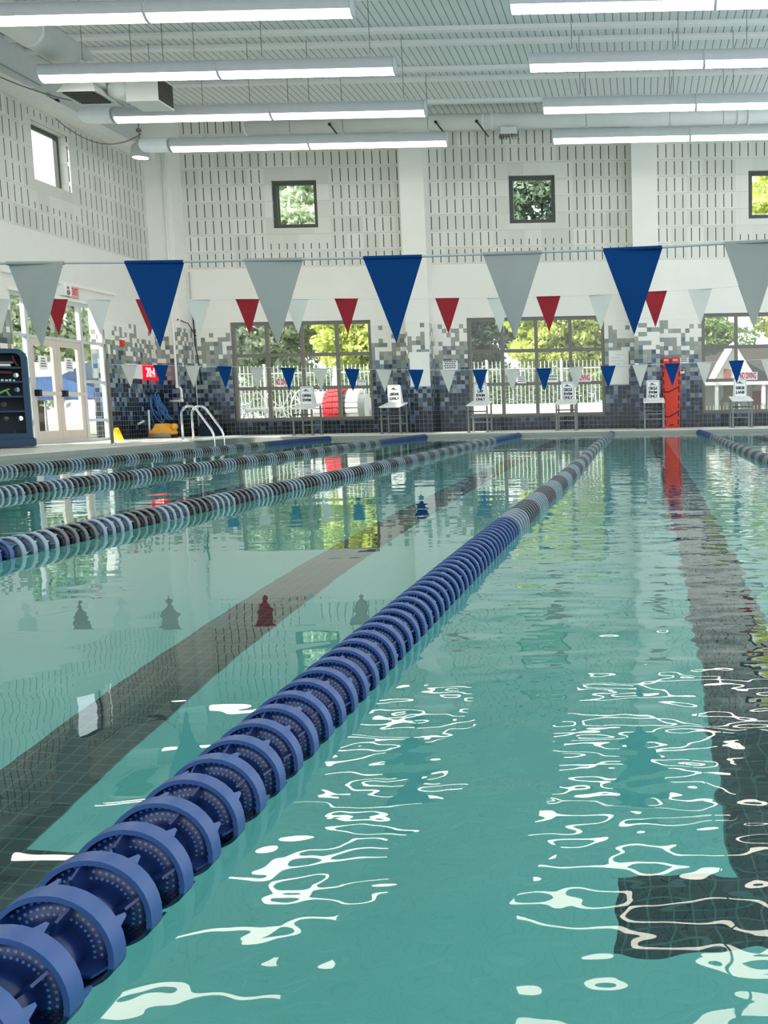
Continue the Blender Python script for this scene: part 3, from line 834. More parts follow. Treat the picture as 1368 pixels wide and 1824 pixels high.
FS = {c: float_mesh('float_simple', FL[c], 18, False) for c in FL}
def arrs(me):
    v = np.empty(len(me.vertices) * 3); me.vertices.foreach_get('co', v)
    return v.reshape(-1, 3), [tuple(p.vertices) for p in me.polygons], [p.material_index for p in me.polygons], [p.use_smooth for p in me.polygons]
FA = {c: arrs(FS[c]) for c in FS}
PITCH = 0.0815
def rope_x(X, y, k): return X + 0.018 * math.sin(y * 0.55 + k) * min(1, y / 6) 
def color_at(y, idx, k):
    if y < (4.1 if k == 2 else 4.6) or y > (18.1 if k != 3 else 20.9): return 'blue'
    j = int((y - (4.1 if k == 2 else 4.6)) / PITCH + 0.5)
    return 'white' if (j // (6 if k == 3 else 4)) % 2 == 0 else 'black'
ROPES = [(-7.12, 9.0, 'lane line nearest the left deck, black and pale floats, blue far end'),
         (-4.93, 5.5, 'second lane line from the left deck, black and pale floats, blue far end'),
         (-2.78, 2.5, 'third lane line from the left deck, running out of the left frame edge lowest'),
         (-0.655, 0.42, 'main lane line crossing the foreground diagonally with big blue floats'),
         (1.36, 5.0, 'lane line at the right edge, striped floats with blue far end')]
for k, (X, ys, lb) in enumerate(ROPES):
    t = thing('lane_line', (X, ys, 0.012), lb, 'lane line', 'floating lane lines')
    m = MB(); m.tube([(rope_x(X, y, k), y, 0.012) for y in np.linspace(ys - 0.4, 21.98, 60)], 0.004, 6); m.build('wire', M['steel'], t)
    m = MB(); m.tube([(rope_x(X, 21.9, k), 21.85, 0.012), (rope_x(X, 21.9, k), 21.99, 0.05)], 0.014, 8); m.build('end_hook', M['steel'], t)
    y = ys; idx = 0
    V = []; F = []; MI = []; SMO = []; nb = 0
    order = ['blue', 'white', 'black']
    while y < 21.8:
        c = color_at(y, idx, k)
        x = rope_x(X, y, k)
        if idx < 100:
            o = bpy.data.objects.new('float', FM[c])
            COL.objects.link(o)
            o.parent = t
            o.location = (x - X, y - ys, 0.0)
            o.rotation_euler = (0, random.uniform(-0.5, 0.5), 0)
        else:
            v, f, mi, sm = FA[c]
            V.append(v + np.array([x - X, y - ys, 0.0]))
            F += [tuple(i + nb for i in ff) for ff in f]
            MI += [a + 2 * order.index(c) for a in mi]; SMO += sm
            nb += len(v)
        y += PITCH; idx += 1
    if V:
        me = bpy.data.meshes.new('float_run')
        me.from_pydata(np.concatenate(V).tolist(), [], F)
        for c in order:
            for mm in FL[c]: me.materials.append(mm)
        me.polygons.foreach_set('material_index', MI); me.polygons.foreach_set('use_smooth', SMO)
        o = bpy.data.objects.new('float_run', me); COL.objects.link(o); o.parent = t; o['kind'] = 'stuff'

# ------------------------------------------------------------------ pennant lines
def pennant_line(y, pts, flags, w, hgt, label, cord_r, kind):
    """pts: (x, z) of the cord; flags: (x, material) left to right"""
    xs = [p[0] for p in pts]; zs = [p[1] for p in pts]
    zat = lambda x: float(np.interp(x, xs, zs))
    t = thing('pennant_line', (0, y, zat(0)), label, 'pennants')
    m = MB()
    m.tube([(x, y, zat(x)) for x in np.linspace(xs[0], xs[-1], 50)], cord_r, 8)
    m.build('cord', M['cable'] if kind else M['tape'], t)
    for (x, mat) in flags:
        n = 8
        tw = random.uniform(-0.10, 0.10); cv = random.uniform(-0.02, 0.02)
        vs = []; fs = []
        for j in range(n + 1):
            s = j / n
            half = w / 2 * (1 - s) + 0.0015
            zz = zat(x) - hgt * s
            for q in (-1, 0, 1):
                sl = (zat(x + half) - zat(x - half)) / (2 * half) * q * half * (1 - s)
                vs.append((x + q * half + 0.01 * tw * s, y + q * half * tw + cv * math.sin(s * 3) * (1 - abs(q) * 0.6), zz + sl))
        for side in (0, 1):
            b = len(vs) if side else 0
        nn = len(vs)
        vs2 = [(a, b_ + 0.0016, c) for a, b_, c in vs]
        for j in range(n):
            for q in range(2):
                a = j * 3 + q
                fs.append((a, a + 1, a + 4, a + 3))
                fs.append((a + nn, a + 3 + nn, a + 4 + nn, a + 1 + nn))
        m = MB(); m.add(vs + vs2, fs, 0, True)
        # hem folded over the cord
        m.tube([(x - w / 2, y, zat(x - w / 2)), (x + w / 2, y, zat(x + w / 2))], cord_r + 0.003, 8)
        m.build('pennant', mat, t, fix=False)
M['awning'] = plain('light_blue_canvas', srgb(120, 158, 222), 0.7)
M['tape'] = plain('grey_tape', srgb(168, 172, 176), 0.6)
B_, W_, R_ = M['pen_blue'], M['pen_white'], M['pen_red']
fx = [-2.92 + 0.580 * i for i in range(-2, 10)]
pennant_line(4.7, [(-5.5, 1.37), (-3.09, 1.352), (-2.34, 1.342), (-1.18, 1.343), (-0.01, 1.36), (0.63, 1.385), (3.5, 1.47)],
             [(x, M['pen_grey'] if i % 2 == 0 else B_) for i, x in enumerate(fx)], 0.284, 0.405,
             'nearest pennant string, large grey-white and blue triangles across the middle', 0.006, False)
fx = [-7.96 + 0.578 * i for i in range(-1, 19)]
pennant_line(11.2, [(-12, 2.1), (-6.26, 1.955), (-4.51, 1.925), (-3.36, 1.91), (-2.2, 1.892), (-1.03, 1.89), (-0.46, 1.902), (0.7, 1.94), (5, 2.2)],
             [(-6.26 - 0.585 * 2 + 0.0, W_), (-6.26 - 0.585 * 3, R_), (-6.75, R_), (-6.26, W_), (-5.68, R_), (-5.10, W_), (-4.52, R_), (-3.95, W_), (-3.37, R_), (-2.20, R_), (-1.60, W_), (-1.03, R_),
              (-0.43, W_), (0.20, R_), (0.72, W_), (1.30, R_), (1.9, W_)], 0.276, 0.40,
             'middle pennant string of smaller red and white triangles', 0.003, True)
K = 1.04
fx = [K * (-9.305 + 0.583 * i) for i in range(0, 24)]
pennant_line(18.2, [(a * K, 0.6 + (b - 0.6) * K) for a, b in ((-9.71, 1.555), (-9.61, 1.55), (-8.15, 1.50), (-6.39, 1.43), (-5.2, 1.385), (-4.05, 1.352), (-3.0, 1.335), (-1.72, 1.335), (0.59, 1.38), (1.76, 1.41), (5, 1.53))],
             [(x, W_ if i % 2 == 0 else M['pen_blue_bright']) for i, x in enumerate(fx)], 0.286, 0.42,
             'farthest pennant string of small white and blue triangles by the starting blocks', 0.004, True)
t = thing('stanchion_pole', (-10.1, 18.2, DECK), 'slim grey pole on the left deck holding the farthest pennant string', 'pole')
m = MB(); m.tube([(-10.1, 18.2, DECK), (-10.1, 18.2, 1.62)], [0.028] * 2, 12); m.build('pole', M['frame'], t)
m = MB(); m.lathe([(0, 0.03), (0.05, 0.028), (0.07, 0.0)], (-10.1, 18.2, DECK), 'z', 16); m.build('base_plate', M['steel'], t)

# ------------------------------------------------------------------ starting blocks and their lane signs
def make_block(x, label):
    t = thing('starting_block', (x, 23.0, DECK), label, 'starting block', 'starting blocks along the far end')
    yf, yb, w = 22.90, 23.55, 0.225
    m = MB()
    poly = [(22.80, 0.70), (22.80, 0.735), (23.62, 0.835), (23.62, 0.80)]
    m.prism(poly, 'x', x - 0.255, x + 0.255)
    bevel(m.build('platform', M['block_top'], t), 0.008, 2)
    for sx in (-1, 1):
        for (y_, zt_) in ((yf, 0.70), (yb, 0.785)):
            m = MB(); m.box((x + sx * w - 0.02, y_ - 0.02, DECK), (x + sx * w + 0.02, y_ + 0.02, zt_)); m.build('leg', M['block_frame'], t)
            f = MB(); f.box((x + sx * w - 0.035, y_ - 0.035, DECK), (x + sx * w + 0.035, y_ + 0.035, DECK + 0.02))
            f.build('foot', M['block_frame'], t)
    m = MB(); m.tube([(x - w, yf - 0.02, 0.575), (x + w, yf - 0.02, 0.575)], 0.014, 8); m.build('grip_bar', M['darkmetal'], t)
    m = MB(); m.box((x - w - 0.04, yf - 0.06, 0.435), (x + w + 0.04, yf + 0.06, 0.455)); m.build('step', M['block_frame'], t)
    m = MB(); m.box((x - w, yb - 0.015, 0.30), (x + w, yb + 0.015, 0.33)); m.build('rear_brace', M['block_frame'], t)
    m = MB(); m.box((x - w, yb - 0.14, 0.50), (x + w, yb + 0.1, 0.52)); m.build('rear_step', M['block_frame'], t)
    return t
def swimmer(m, x, y, z):
    m.lathe([(0, -0.002), (0.011, -0.002), (0.011, 0.002), (0, 0.002)], (x - 0.005, y, z + 0.022), 'y', 12)
    m.prism([(x - 0.06, z + 0.002), (x - 0.03, z + 0.03), (x - 0.015, z + 0.033), (x - 0.02, z + 0.02), (x + 0.06, z + 0.002)], 'y', y - 0.002, y + 0.002)
    p = [(x - 0.075 + 0.015 * i, z - 0.008 + 0.005 * math.sin(i * 1.9)) for i in range(11)]
    m.prism(p + [(a, b - 0.009) for a, b in reversed(p)], 'y', y - 0.002, y + 0.002)
def lane_sign(x, lines, label):
    t = thing('lane_sign', (x, 23.2, 0.77), label, 'sign', 'lane signs on the starting blocks')
    w, h_ = 0.155, 0.46
    def rrect(a):
        pts = []
        for cx_, cz_, st in ((w - 0.03, h_ - 0.03, 0), (-w + 0.03, h_ - 0.03, 90), (-w + 0.03, 0.03, 180), (w - 0.03, 0.03, 270)):
            for i in range(5):
                an = math.radians(st + i * 22.5)
                pts.append((x + (cx_ + 0.03 * math.cos(an)) * a, 0.787 + h_ / 2 + (cz_ - h_ / 2 + 0.03 * math.sin(an)) * a))
        return pts
    m = MB(); m.prism(rrect(1), 'y', 23.15, 23.16); m.build('front_panel', M['signwhite'], t)
    m = MB()
    back = rrect(1); n = len(back)
    vs = [(a, 23.18 + 0.22 * (1 - (b - 0.787) / h_), b + 0.03 * (1 - (b - 0.787) / h_) + 0.002) for a, b in back]
    vs += [(a, c + 0.01, b) for a, c, b in vs]
    m.add(vs, [tuple(range(n)), tuple(range(n, 2 * n))[::-1]] + [(i, (i + 1) % n, (i + 1) % n + n, i + n) for i in range(n)]); m.build('rear_panel', M['signwhite'], t)
    o_, i_ = rrect(0.90), rrect(0.87)
    m = MB()
    vs = [(a, 23.147, b) for a, b in o_] + [(a, 23.147, b) for a, b in i_]
    m.add(vs, [(i, (i + 1) % n, (i + 1) % n + n, i + n) for i in range(n)]); m.build('border', M['letters'], t, fix=False)
    m = MB(); swimmer(m, x, 23.147, 0.787 + h_ * 0.79); m.build('swimmer_symbol', M['letters'], t)
    zz = [0.56, 0.35, 0.15] if len(lines) == 3 else [0.50, 0.27]
    for z_, s in zip(zz, lines):
        text_obj('lettering', s, 0.088, (x, 23.147, 0.787 + h_ * z_ + 0.01), '-y', M['letters'], t, 0.045, sx=min(1.0, 4.6 / len(s)) * 0.95)
BX = [-8.08, -5.96, -3.87, -1.76, 0.35, 2.45]
bl = ['starting block before the first big window, with the open swim sign', 'starting block left of the white pilaster, with the lessons sign',
      'starting block at the left edge of the middle window, with the lap swim sign', 'starting block near the right edge of the middle window, with a circle swim sign',
      'starting block left of the red spine board, with a circle swim sign', 'starting block before the right-hand big window, with the exercise sign']
sl = [(['OPEN', 'SWIM'], 'white sign reading open swim standing on the leftmost starting block'), (['LESSONS', 'ONLY'], 'white sign reading lessons only left of the pilaster'),
      (['LAP', 'SWIM', 'ONLY'], 'white sign reading lap swim only, partly behind a blue pennant'), (['CIRCLE', 'SWIM', 'ONLY'], 'white circle swim only sign in front of the middle window'),
      (['CIRCLE', 'SWIM', 'ONLY'], 'white circle swim only sign beside the red spine board'), (['EXERCISE', 'LANE'], 'white sign reading exercise lane on the rightmost starting block')]
for x, lb, (ln, l2) in zip(BX, bl, sl):
    make_block(x, lb)
    lane_sign(x + (0.04 if x < -1 else -0.02), ln, l2)

# ------------------------------------------------------------------ things along the far wall
def board(x0, x1, y, z0, z1, label, scrib):
    t = thing('whiteboard', ((x0 + x1) / 2, y, z0), label, 'whiteboard')
    m = MB(); m.box((x0, y - 0.02, z0), (x1, y, z1)); bevel(m.build('panel', M['whiteboard'], t), 0.006, 1)
    m = MB(); m.box((x0, y - 0.05, z0 - 0.02), (x1, y - 0.002, z0)); m.build('tray', M['lightgrey'], t)
    if scrib:
        m = MB()
        for q in range(5):
            zz = z1 - 0.12 - q * 0.075
            xs = x0 + 0.10 - 0.02 * (q % 3)
            for r_ in range(6):
                if random.random() < 0.85: m.box((xs + r_ * 0.055, y - 0.0225, zz), (xs + r_ * 0.055 + random.uniform(0.02, 0.05), y - 0.0205, zz + 0.018))
        m.build('handwriting', M['scribble'], t)
board(-5.69, -5.19, 23.898, 1.23, 2.07, 'plain white board hung on the pilaster between the big windows', False)
board(-0.76, -0.25, YW - 0.002, 1.20, 2.05, 'white board with faint handwriting right of the middle window', True)

def wall_sign(x0, x1, z0, z1, y, label, text=None, bars=0, mat='signred', group='small signs on the far wall and windows'):
    t = thing('notice_sign', ((x0 + x1) / 2, y, z0), label, 'sign', group)
    m = MB(); m.box((x0, y - 0.006, z0), (x1, y, z1)); m.build('panel', M['signwhite'], t)
    if text:
        text_obj('lettering', text, (z1 - z0) * 1.05, ((x0 + x1) / 2, y - 0.008, (z0 + z1) / 2), '-y', M[mat], t, 0.03, sx=(x1 - x0) / ((z1 - z0) * 1.05 * 0.62 * len(text)) * 0.93)
    if bars:
        m = MB()
        for q in range(bars):
            zz = z1 - (q + 0.75) * (z1 - z0) / (bars + 0.5)
            wd = (x1 - x0) * (0.42 - 0.05 * (q % 2))
            xc = (x0 + x1) / 2
            for r_ in range(5):
                a = xc - wd + r_ * wd * 0.4
                m.box((a, y - 0.008, zz), (a + wd * 0.33, y - 0.006, zz + (z1 - z0) / (bars * 2.2)))
        m.build('lettering', M[mat], t)
YG = YW + 0.095
wall_sign(-9.32, -8.86, 1.31, 1.51, YG - 0.06, 'red no diving sign on the left window, cut by a blue pennant', 'NO DIVING')
wall_sign(-1.69, -1.22, 1.28, 1.47, YG - 0.06, 'red no diving sign on the middle window, half behind a white pennant', 'NO DIVING')
wall_sign(2.53, 3.01, 1.25, 1.45, YG - 0.06, 'red no diving sign on the right-hand window', 'NO DIVING')
wall_sign(-7.18, -6.97, 1.29, 1.44, YG - 0.06, 'small white notice at the right end of the left window', None, 1, 'scribble')
wall_sign(-3.10, -2.88, 1.27, 1.45, YG - 0.06, 'small white notice with lines near the centre of the middle window', None, 3, 'frame')
wall_sign(-2.34, -2.06, 1.28, 1.47, YG - 0.06, 'small white notice beside the blue pennant on the middle window', None, 2, 'frame')
wall_sign(-4.98, -4.60, 1.64, 1.87, YW - 0.002, 'white caution notice on the tiles right of the pilaster', None, 4, 'darkmetal')
wall_sign(1.05, 1.26, 1.70, 1.85, YW - 0.002, 'white notice with dark lettering right of the spine board', None, 3, 'letters')
wall_sign(1.05, 1.16, 1.44, 1.56, YW - 0.002, 'tiny white card on the tiles right of the spine board', None, 1, 'letters')

# spine board leaning in the nook
t = thing('spine_board', (0.80, 24.2, DECK), 'orange-red rescue spine board standing upright right of the pilaster', 'rescue board')
m = MB()
poly = [(0.62, 0.09), (0.645, DECK + 0.005), (0.99, DECK + 0.005), (1.005, 0.09), (1.04, 1.05), (1.035, 1.55), (0.99, 1.76), (0.92, 1.80), (0.70, 1.80), (0.63, 1.76), (0.585, 1.55), (0.585, 1.05)]
m.prism(poly, 'y', 24.18, 24.23); bevel(m.build('board', M['orange_red'], t), 0.008, 1)
for q in range(7):
    z_ = 0.16 + q * 0.2
    for sx, a in ((-1, 0.645 - 0.005 * q), (1, 0.975 + 0.006 * q)):
        m = MB(); m.box((a - 0.014, 24.176, z_), (a + 0.016, 24.182, z_ + 0.12)); m.build('hand_slot', M['darkred'], t)
m = MB(); m.box((0.75, 24.176, 0.13), (0.86, 24.182, 0.165)); m.build('hand_slot', M['darkred'], t)
for (za, zb) in ((0.98, 1.12), (0.36, 0.52)):
    m = MB(); m.tube([(0.62, 24.17, za), (0.75, 24.165, za + 0.0), (0.85, 24.165, za + 0.05), (1.03, 24.17, zb)], 0.011, 6); m.build('strap', M['strap'], t)
t = thing('rescue_tube', (0.80, 24.1, 1.6), 'red padded head block strapped to the top of the spine board', 'rescue gear')
m = MB(); m.box((0.60, 24.06, 1.58), (0.77, 24.17, 1.84)); bevel(m.build('pad', M['red'], t), 0.02, 2)
m = MB(); m.box((0.81, 24.06, 1.58), (1.02, 24.17, 1.84)); bevel(m.build('pad', M['red'], t), 0.02, 2)
m = MB(); m.box((0.63, 24.052, 1.74), (0.74, 24.058, 1.79)); m.box((0.85, 24.052, 1.74), (0.98, 24.058, 1.79)); m.build('label_patch', M['brownish'], t)

# white drain pipe on the corner column, with cables
t = thing('drain_pipe', (-11.5, 23.85, 1.0), 'white plastic pipe with elbows running down the corner column', 'pipe')
m = MB(); m.tube([(-11.52, 23.86, 7.0), (-11.52, 23.86, 1.36), (-11.50, 23.86, 1.31), (-11.44, 23.86, 1.29), (-11.42, 23.86, 1.24), (-11.42, 23.86, 1.06), (-11.43, 23.86, 1.0), (-11.48, 23.86, 0.97), (-11.72, 23.86, 0.97)], 0.028, 10); m.build('pipe', M['white'], t)
for z_ in (1.33, 1.10, 0.98):
    m = MB(); m.lathe([(0.028, -0.04), (0.037, -0.035), (0.037, 0.035), (0.028, 0.04)], (-11.52 if z_ > 1.2 else -11.42, 23.86, z_), 'z', 12); m.build('coupling', M['white'], t)
m = MB(); m.tube([(-11.48, 23.86, 0.98), (-11.48, 23.86, 0.84)], 0.008, 6); m.build('drip_tube', M['lightgrey'], t)
m = MB(); m.tube([(-11.27, 24.43, 3.3), (-11.26, 24.43, 2.4), (-11.2, 24.43, 1.9), (-11.16, 24.43, 1.4)], 0.014, 8)
tag(m.build('black_cable', M['black']), 'dark cable hanging down the tiles beside the corner column', 'cable')
m = MB(); m.tube([(-11.3, 24.43, 4.2), (-11.3, 24.43, DECK)], 0.017, 8)
tag(m.build('conduit', M['lightgrey']), 'thin grey conduit running to the floor right of the corner column', 'pipe')
m = MB(); m.tube([(-11.9 + 0.48, 23.88, 2.95), (-11.40, 23.88, 2.98), (-11.30, 24.2, 2.9), (-11.22, 24.42, 2.6)], 0.012, 8)
tag(m.build('black_cable', M['black']), 'dark cable curving off the corner column at door height', 'cable')

# ------------------------------------------------------------------ left side
t = thing('exit_sign', (XL + 0.05, 20.45, 3.11), 'red EXIT sign with white lamp unit above the double doors', 'exit sign')
m = MB(); m.box((XL, 20.30, 3.12), (XL + 0.06, 20.64, 3.37)); m.build('face_plate', M['brownish'], t)
text_obj('lettering', 'EXIT', 0.2, (XL + 0.063, 20.47, 3.245), '+x', M['exitred'], t, 0.03, sx=0.6)
m = MB(); m.box((XL, 20.02, 3.14), (XL + 0.12, 20.28, 3.38)); m.build('lamp_unit', M['white'], t)
m = MB(); m.lathe([(0, 0.02), (0.05, 0.015), (0.05, 0)], (XL + 0.12, 20.15, 3.2), 'x', 14); m.lathe([(0, 0.02), (0.03, 0.015), (0.03, 0)], (XL + 0.12, 20.15, 3.3), 'x', 14); m.build('lamp_heads', M['frame'], t)

t = thing('pace_clock', (XL + 0.05, 23.4, 1.5), 'red lit digital pace clock on the left wall tiles', 'clock')
m = MB(); m.box((XL, 22.4, 1.50), (XL + 0.06, 23.05, 1.84)); m.build('side_panel', M['whiteboard'], t)
m = MB(); m.box((XL, 23.06, 1.48), (XL + 0.08, 23.78, 1.85)); m.build('display_case', M['clockface'], t)
text_obj('digits', '20:4', 0.32, (XL + 0.083, 23.38, 1.655), '+x', M['digits'], t, 0.006, sx=0.78)
t = thing('fire_alarm', (XL + 0.03, 22.3, 2.26), 'small red fire alarm strobe high on the left wall tiles', 'alarm')
m = MB(); m.box((XL, 22.22, 2.22), (XL + 0.05, 22.36, 2.36)); m.build('body', M['red'], t)
m = MB(); m.box((XL, 22.22, 2.37), (XL + 0.06, 22.36, 2.42)); m.build('strobe', M['white'], t)

# hose bundle and cleaning robot
t = thing('hose_bundle', (XL + 0.1, 23.5, 0.6), 'blue cable coils hanging on a hook on the left wall', 'cable')
m = MB(); m.tube([(XL + 0.004, 23.5, 1.16), (XL + 0.2, 23.5, 1.16)], 0.02, 8); m.box((XL + 0.004, 23.2, 1.14), (XL + 0.12, 23.8, 1.18)); m.build('hook', M['black'], t)
for k in range(7):
    m = MB()
    cw = random.uniform(0.16, 0.34); ch = random.uniform(0.5, 0.85); off = random.uniform(-0.14, 0.12)
    ptsl = []
    for i in range(29):
        a = 2 * PI * i / 28
        ptsl.append((XL + 0.05 + 0.014 * k + (0.10 + 0.05 * (k % 3)) * (1 + math.cos(a + 0.9 * k)) * (1 - math.sin(a + PI / 2)) * 0.5, 23.5 + off * (1 - math.cos(a - PI / 2)) + cw * math.cos(a + PI / 2) * (0.75 + 0.25 * math.sin(a)), 1.17 - ch / 2 + ch / 2 * math.sin(a + PI / 2) + 0.01))
    m.tube(ptsl, 0.0125, 6, caps=False); m.build('coil', M['hose'], t)
m = MB(); m.tube([(XL + 0.15, 23.45, 0.85), (XL + 0.3, 23.2, 0.78), (-11.4, 22.9, 0.66), (-11.15, 22.75, 0.52)], 0.012, 6); m.build('lead', M['hose'], t)
rx, ry = -11.38, 22.75
Q = 0.82
t = thing('pool_robot', (rx, ry, DECK), 'amber robotic pool cleaner parked on the deck below the blue coils', 'pool cleaner')
m = MB()
sec = [(-0.33, 0.16), (-0.33, 0.24), (-0.20, 0.34), (-0.15, 0.45), (-0.12, 0.48), (0.10, 0.48), (0.16, 0.42), (0.26, 0.36), (0.30, 0.26), (0.33, 0.16)]
m.prism([(rx + a * Q, DECK + (b - 0.06) * Q) for a, b in sec], 'y', ry - 0.18, ry + 0.18); bevel(m.build('shell', M['robot'], t), 0.02, 2)
m = MB(); m.lathe([(0, -0.06), (0.07, -0.055), (0.075, 0.055), (0, 0.06)], (rx + 0.27, ry - 0.02, DECK + 0.27), 'y', 18); m.box((rx + 0.1, ry - 0.06, DECK + 0.245), (rx + 0.25, ry + 0.04, DECK + 0.295)); m.build('handle_knob', M['robot'], t)
m = MB(); m.tube([(rx - 0.25, ry - 0.19, DECK + 0.06), (rx + 0.25, ry - 0.19, DECK + 0.06)], 0.055, 12); m.build('brush', M['robot_grey'], t)
m = MB(); m.box((rx - 0.24, ry - 0.17, DECK + 0.005), (rx + 0.25, ry + 0.17, DECK + 0.1)); m.build('chassis', M['black'], t)
t = thing('pole_handle', (-11.55, 22.6, DECK), 'white handle leaning on the tiles beside the amber cleaner', 'handle')
m = MB(); m.tube([(-11.72, 22.75, DECK + 0.02), (-11.78, 22.9, 0.75)], 0.022, 8); m.build('tube', M['white'], t)
m = MB(); m.tube([(-11.75, 22.3, 0.42), (-11.62, 22.35, 0.50)], 0.025, 8); m.build('grip', M['lightgrey'], t)
t = thing('wet_floor_sign', (-11.7, 21.4, DECK), 'yellow wet floor marker standing on the left deck by the tiles', 'sign')
for s in (-1, 1):
    m = MB()
    a = [(-11.86, 21.4 + s * 0.09, DECK), (-11.66, 21.4 + s * 0.09, DECK), (-11.73, 21.4 + s * 0.015, 0.36), (-11.80, 21.4 + s * 0.015, 0.36)]
    m.add(a + [(p[0], p[1] + s * 0.01, p[2]) for p in a], [(0, 1, 2, 3), (7, 6, 5, 4), (0, 4, 5, 1), (1, 5, 6, 2), (2, 6, 7, 3), (3, 7, 4, 0)]); m.build('panel', M['yellow'], t)
m = MB(); m.box((-11.15, 24.02, DECK), (-10.72, 24.4, DECK + 0.28))
tag(bevel(m.build('storage_bin', M['navy_in']), 0.03, 2), 'low dark box on the far deck behind the ladder rails', 'box')

# ladder rails
t = thing('pool_ladder', (-9.5, 20.1, DECK), 'pair of steel grab rails of the ladder at the left pool edge', 'ladder')
for yy in (19.95, 20.42):
    pts = [(-9.58, yy, DECK), (-9.58, yy, 0.62)]
    for i in range(1, 13):
        a = PI - (PI * 0.76) * i / 12
        pts.append((-9.40 + 0.18 * math.cos(a), yy, 0.62 + 0.18 * math.sin(a)))
    pts += [(-8.97, yy, 0.30), (-8.93, yy, 0.20), (-8.92, yy, 0.05), (-8.92, yy, -0.85)]
    m = MB(); m.tube(pts, 0.024, 12); m.build('grab_rail', M['steel'], t)
    m = MB(); m.lathe([(0.024, 0.03), (0.05, 0.025), (0.055, 0.0)], (-9.58, yy, DECK), 'z', 16); m.build('escutcheon', M['white'], t)
for z_ in (-0.25, -0.5, -0.75):
    m = MB(); m.box((-8.97, 19.95, z_ - 0.015), (-8.87, 20.42, z_ + 0.015)); m.build('tread', M['white'], t)
m = MB(); m.box((-9.3, 19.6, DECK), (-9.0, 21.6, DECK + 0.05))
tag(bevel(m.build('deck_ledge', M['white']), 0.012, 2), 'low white kerb piece on the deck behind the ladder', 'kerb')

# navy equipment rack
RX0, RX1, RY0, RY1 = -11.72, -10.86, 17.0, 17.55
rack_mark = set(o.name for o in bpy.data.objects)
t = thing('equipment_rack', ((RX0 + RX1) / 2, 17.2, DECK), 'navy plastic shelf rack of swim gear at the left frame edge', 'rack')
def rr(x0, x1, z0, z1, r, n=6):
    p = []
    for cx_, cz_, st in ((x1 - r, z1 - r, 0), (x0 + r, z1 - r, 90)):
        for i in range(n + 1):
            a = math.radians(st + 90 * i / n); p.append((cx_ + r * math.cos(a), cz_ + r * math.sin(a)))
    return p + [(x0, z0), (x1, z0)]
outer = rr(RX0, RX1, DECK + 0.16, 1.83, 0.16)
inner = rr(RX0 + 0.09, RX1 - 0.09, DECK + 0.26, 1.75, 0.10)
n = len(outer)
m = MB()
vs = [(a, RY0, b) for a, b in outer] + [(a, RY0, b) for a, b in inner] + [(a, RY1, b) for a, b in outer] + [(a, RY1, b) for a, b in inner]
fs = []
for i in range(n):
    j = (i + 1) % n
    fs += [(i, j, j + n, i + n), (i + 2 * n, i + 3 * n, j + 3 * n, j + 2 * n), (i, i + 2 * n, j + 2 * n, j), (i + n, j + n, j + 3 * n, i + 3 * n)]
m.add(vs, fs); m.build('body', M['navy'], t)
m = MB(); m.box((RX0 - 0.03, RY0 - 0.05, DECK + 0.02), (RX1 + 0.04, RY1 + 0.05, DECK + 0.17)); bevel(m.build('base', M['navy'], t), 0.02, 2)
holes = [(RX1 - 0.20, 1.385), (RX1 - 0.20, 1.125), (RX1 - 0.42, 0.865), (RX1 - 0.40, 0.605), (RX1 - 0.185, 0.605)]
m = MB()
def plate_with_holes(m, x0, x1, z0, z1, y, holes, r):
    zs = [z0] + [0.5 * (a + b) for a, b in ((0.605, 0.865), (0.865, 1.125), (1.125, 1.385))] + [1.53, z1]
    for a, b in zip(zs[:-1], zs[1:]):
        hs = sorted([h for h in holes if a < h[1] < b])
        xs = [x0] + [0.5 * (p[0] + q[0]) for p, q in zip(hs[:-1], hs[1:])] + [x1]
        if not hs:
            m.add([(x0, y, a), (x1, y, a), (x1, y, b), (x0, y, b)], [(0, 1, 2, 3)]); continue
        for (c, d), h in zip(zip(xs[:-1], xs[1:]), hs):
            N = 24
            circ = [(h[0] + r * math.cos(2 * PI * i / N), y, h[1] + r * math.sin(2 * PI * i / N)) for i in range(N)]
            sq = []
            for i in range(N):
                ca, sa = math.cos(2 * PI * i / N), math.sin(2 * PI * i / N)
                k1 = ((d - h[0]) / ca) if ca > 1e-6 else ((c - h[0]) / ca if ca < -1e-6 else 1e9)
                k2 = ((b - h[1]) / sa) if sa > 1e-6 else ((a - h[1]) / sa if sa < -1e-6 else 1e9)
                kk = min(k1, k2); sq.append((h[0] + kk * ca, y, h[1] + kk * sa))
            m.add(circ + sq, [(i, (i + 1) % N, (i + 1) % N + N, i + N) for i in range(N)])
            for (cx_, cz_) in ((c, a), (d, a), (d, b), (c, b)):
                best = sorted(range(N), key=lambda i: (sq[i][0] - cx_) ** 2 + (sq[i][2] - cz_) ** 2)[:2]
                m.add([sq[best[0]], sq[best[1]], (cx_, y, cz_)], [(0, 1, 2)])
plate_with_holes(m, RX0 + 0.02, RX1 - 0.02, DECK + 0.2, 1.78, RY1 - 0.02, holes, 0.042)
m.build('back_panel', M['navy_in'], t, fix=False)
for z_ in (1.50, 1.25, 0.99, 0.73):
    m = MB(); m.box((RX0 + 0.09, RY0 + 0.02, z_ - 0.015), (RX1 - 0.09, RY1 - 0.03, z_ + 0.015)); m.build('shelf', M['navy'], t)
t = thing('kickboard', (-11.1, 17.2, 1.52), 'white kickboard lying on the top shelf of the navy rack', 'kickboard', 'gear on the navy rack')
m = MB(); m.box((-11.5, 17.06, 1.525), (-11.1, 17.4, 1.565)); bevel(m.build('board', M['white'], t), 0.015, 2)
t = thing('kickboard', (-11.1, 17.2, 1.57), 'grey kickboard stacked upon the white one in the navy rack', 'kickboard', 'gear on the navy rack')
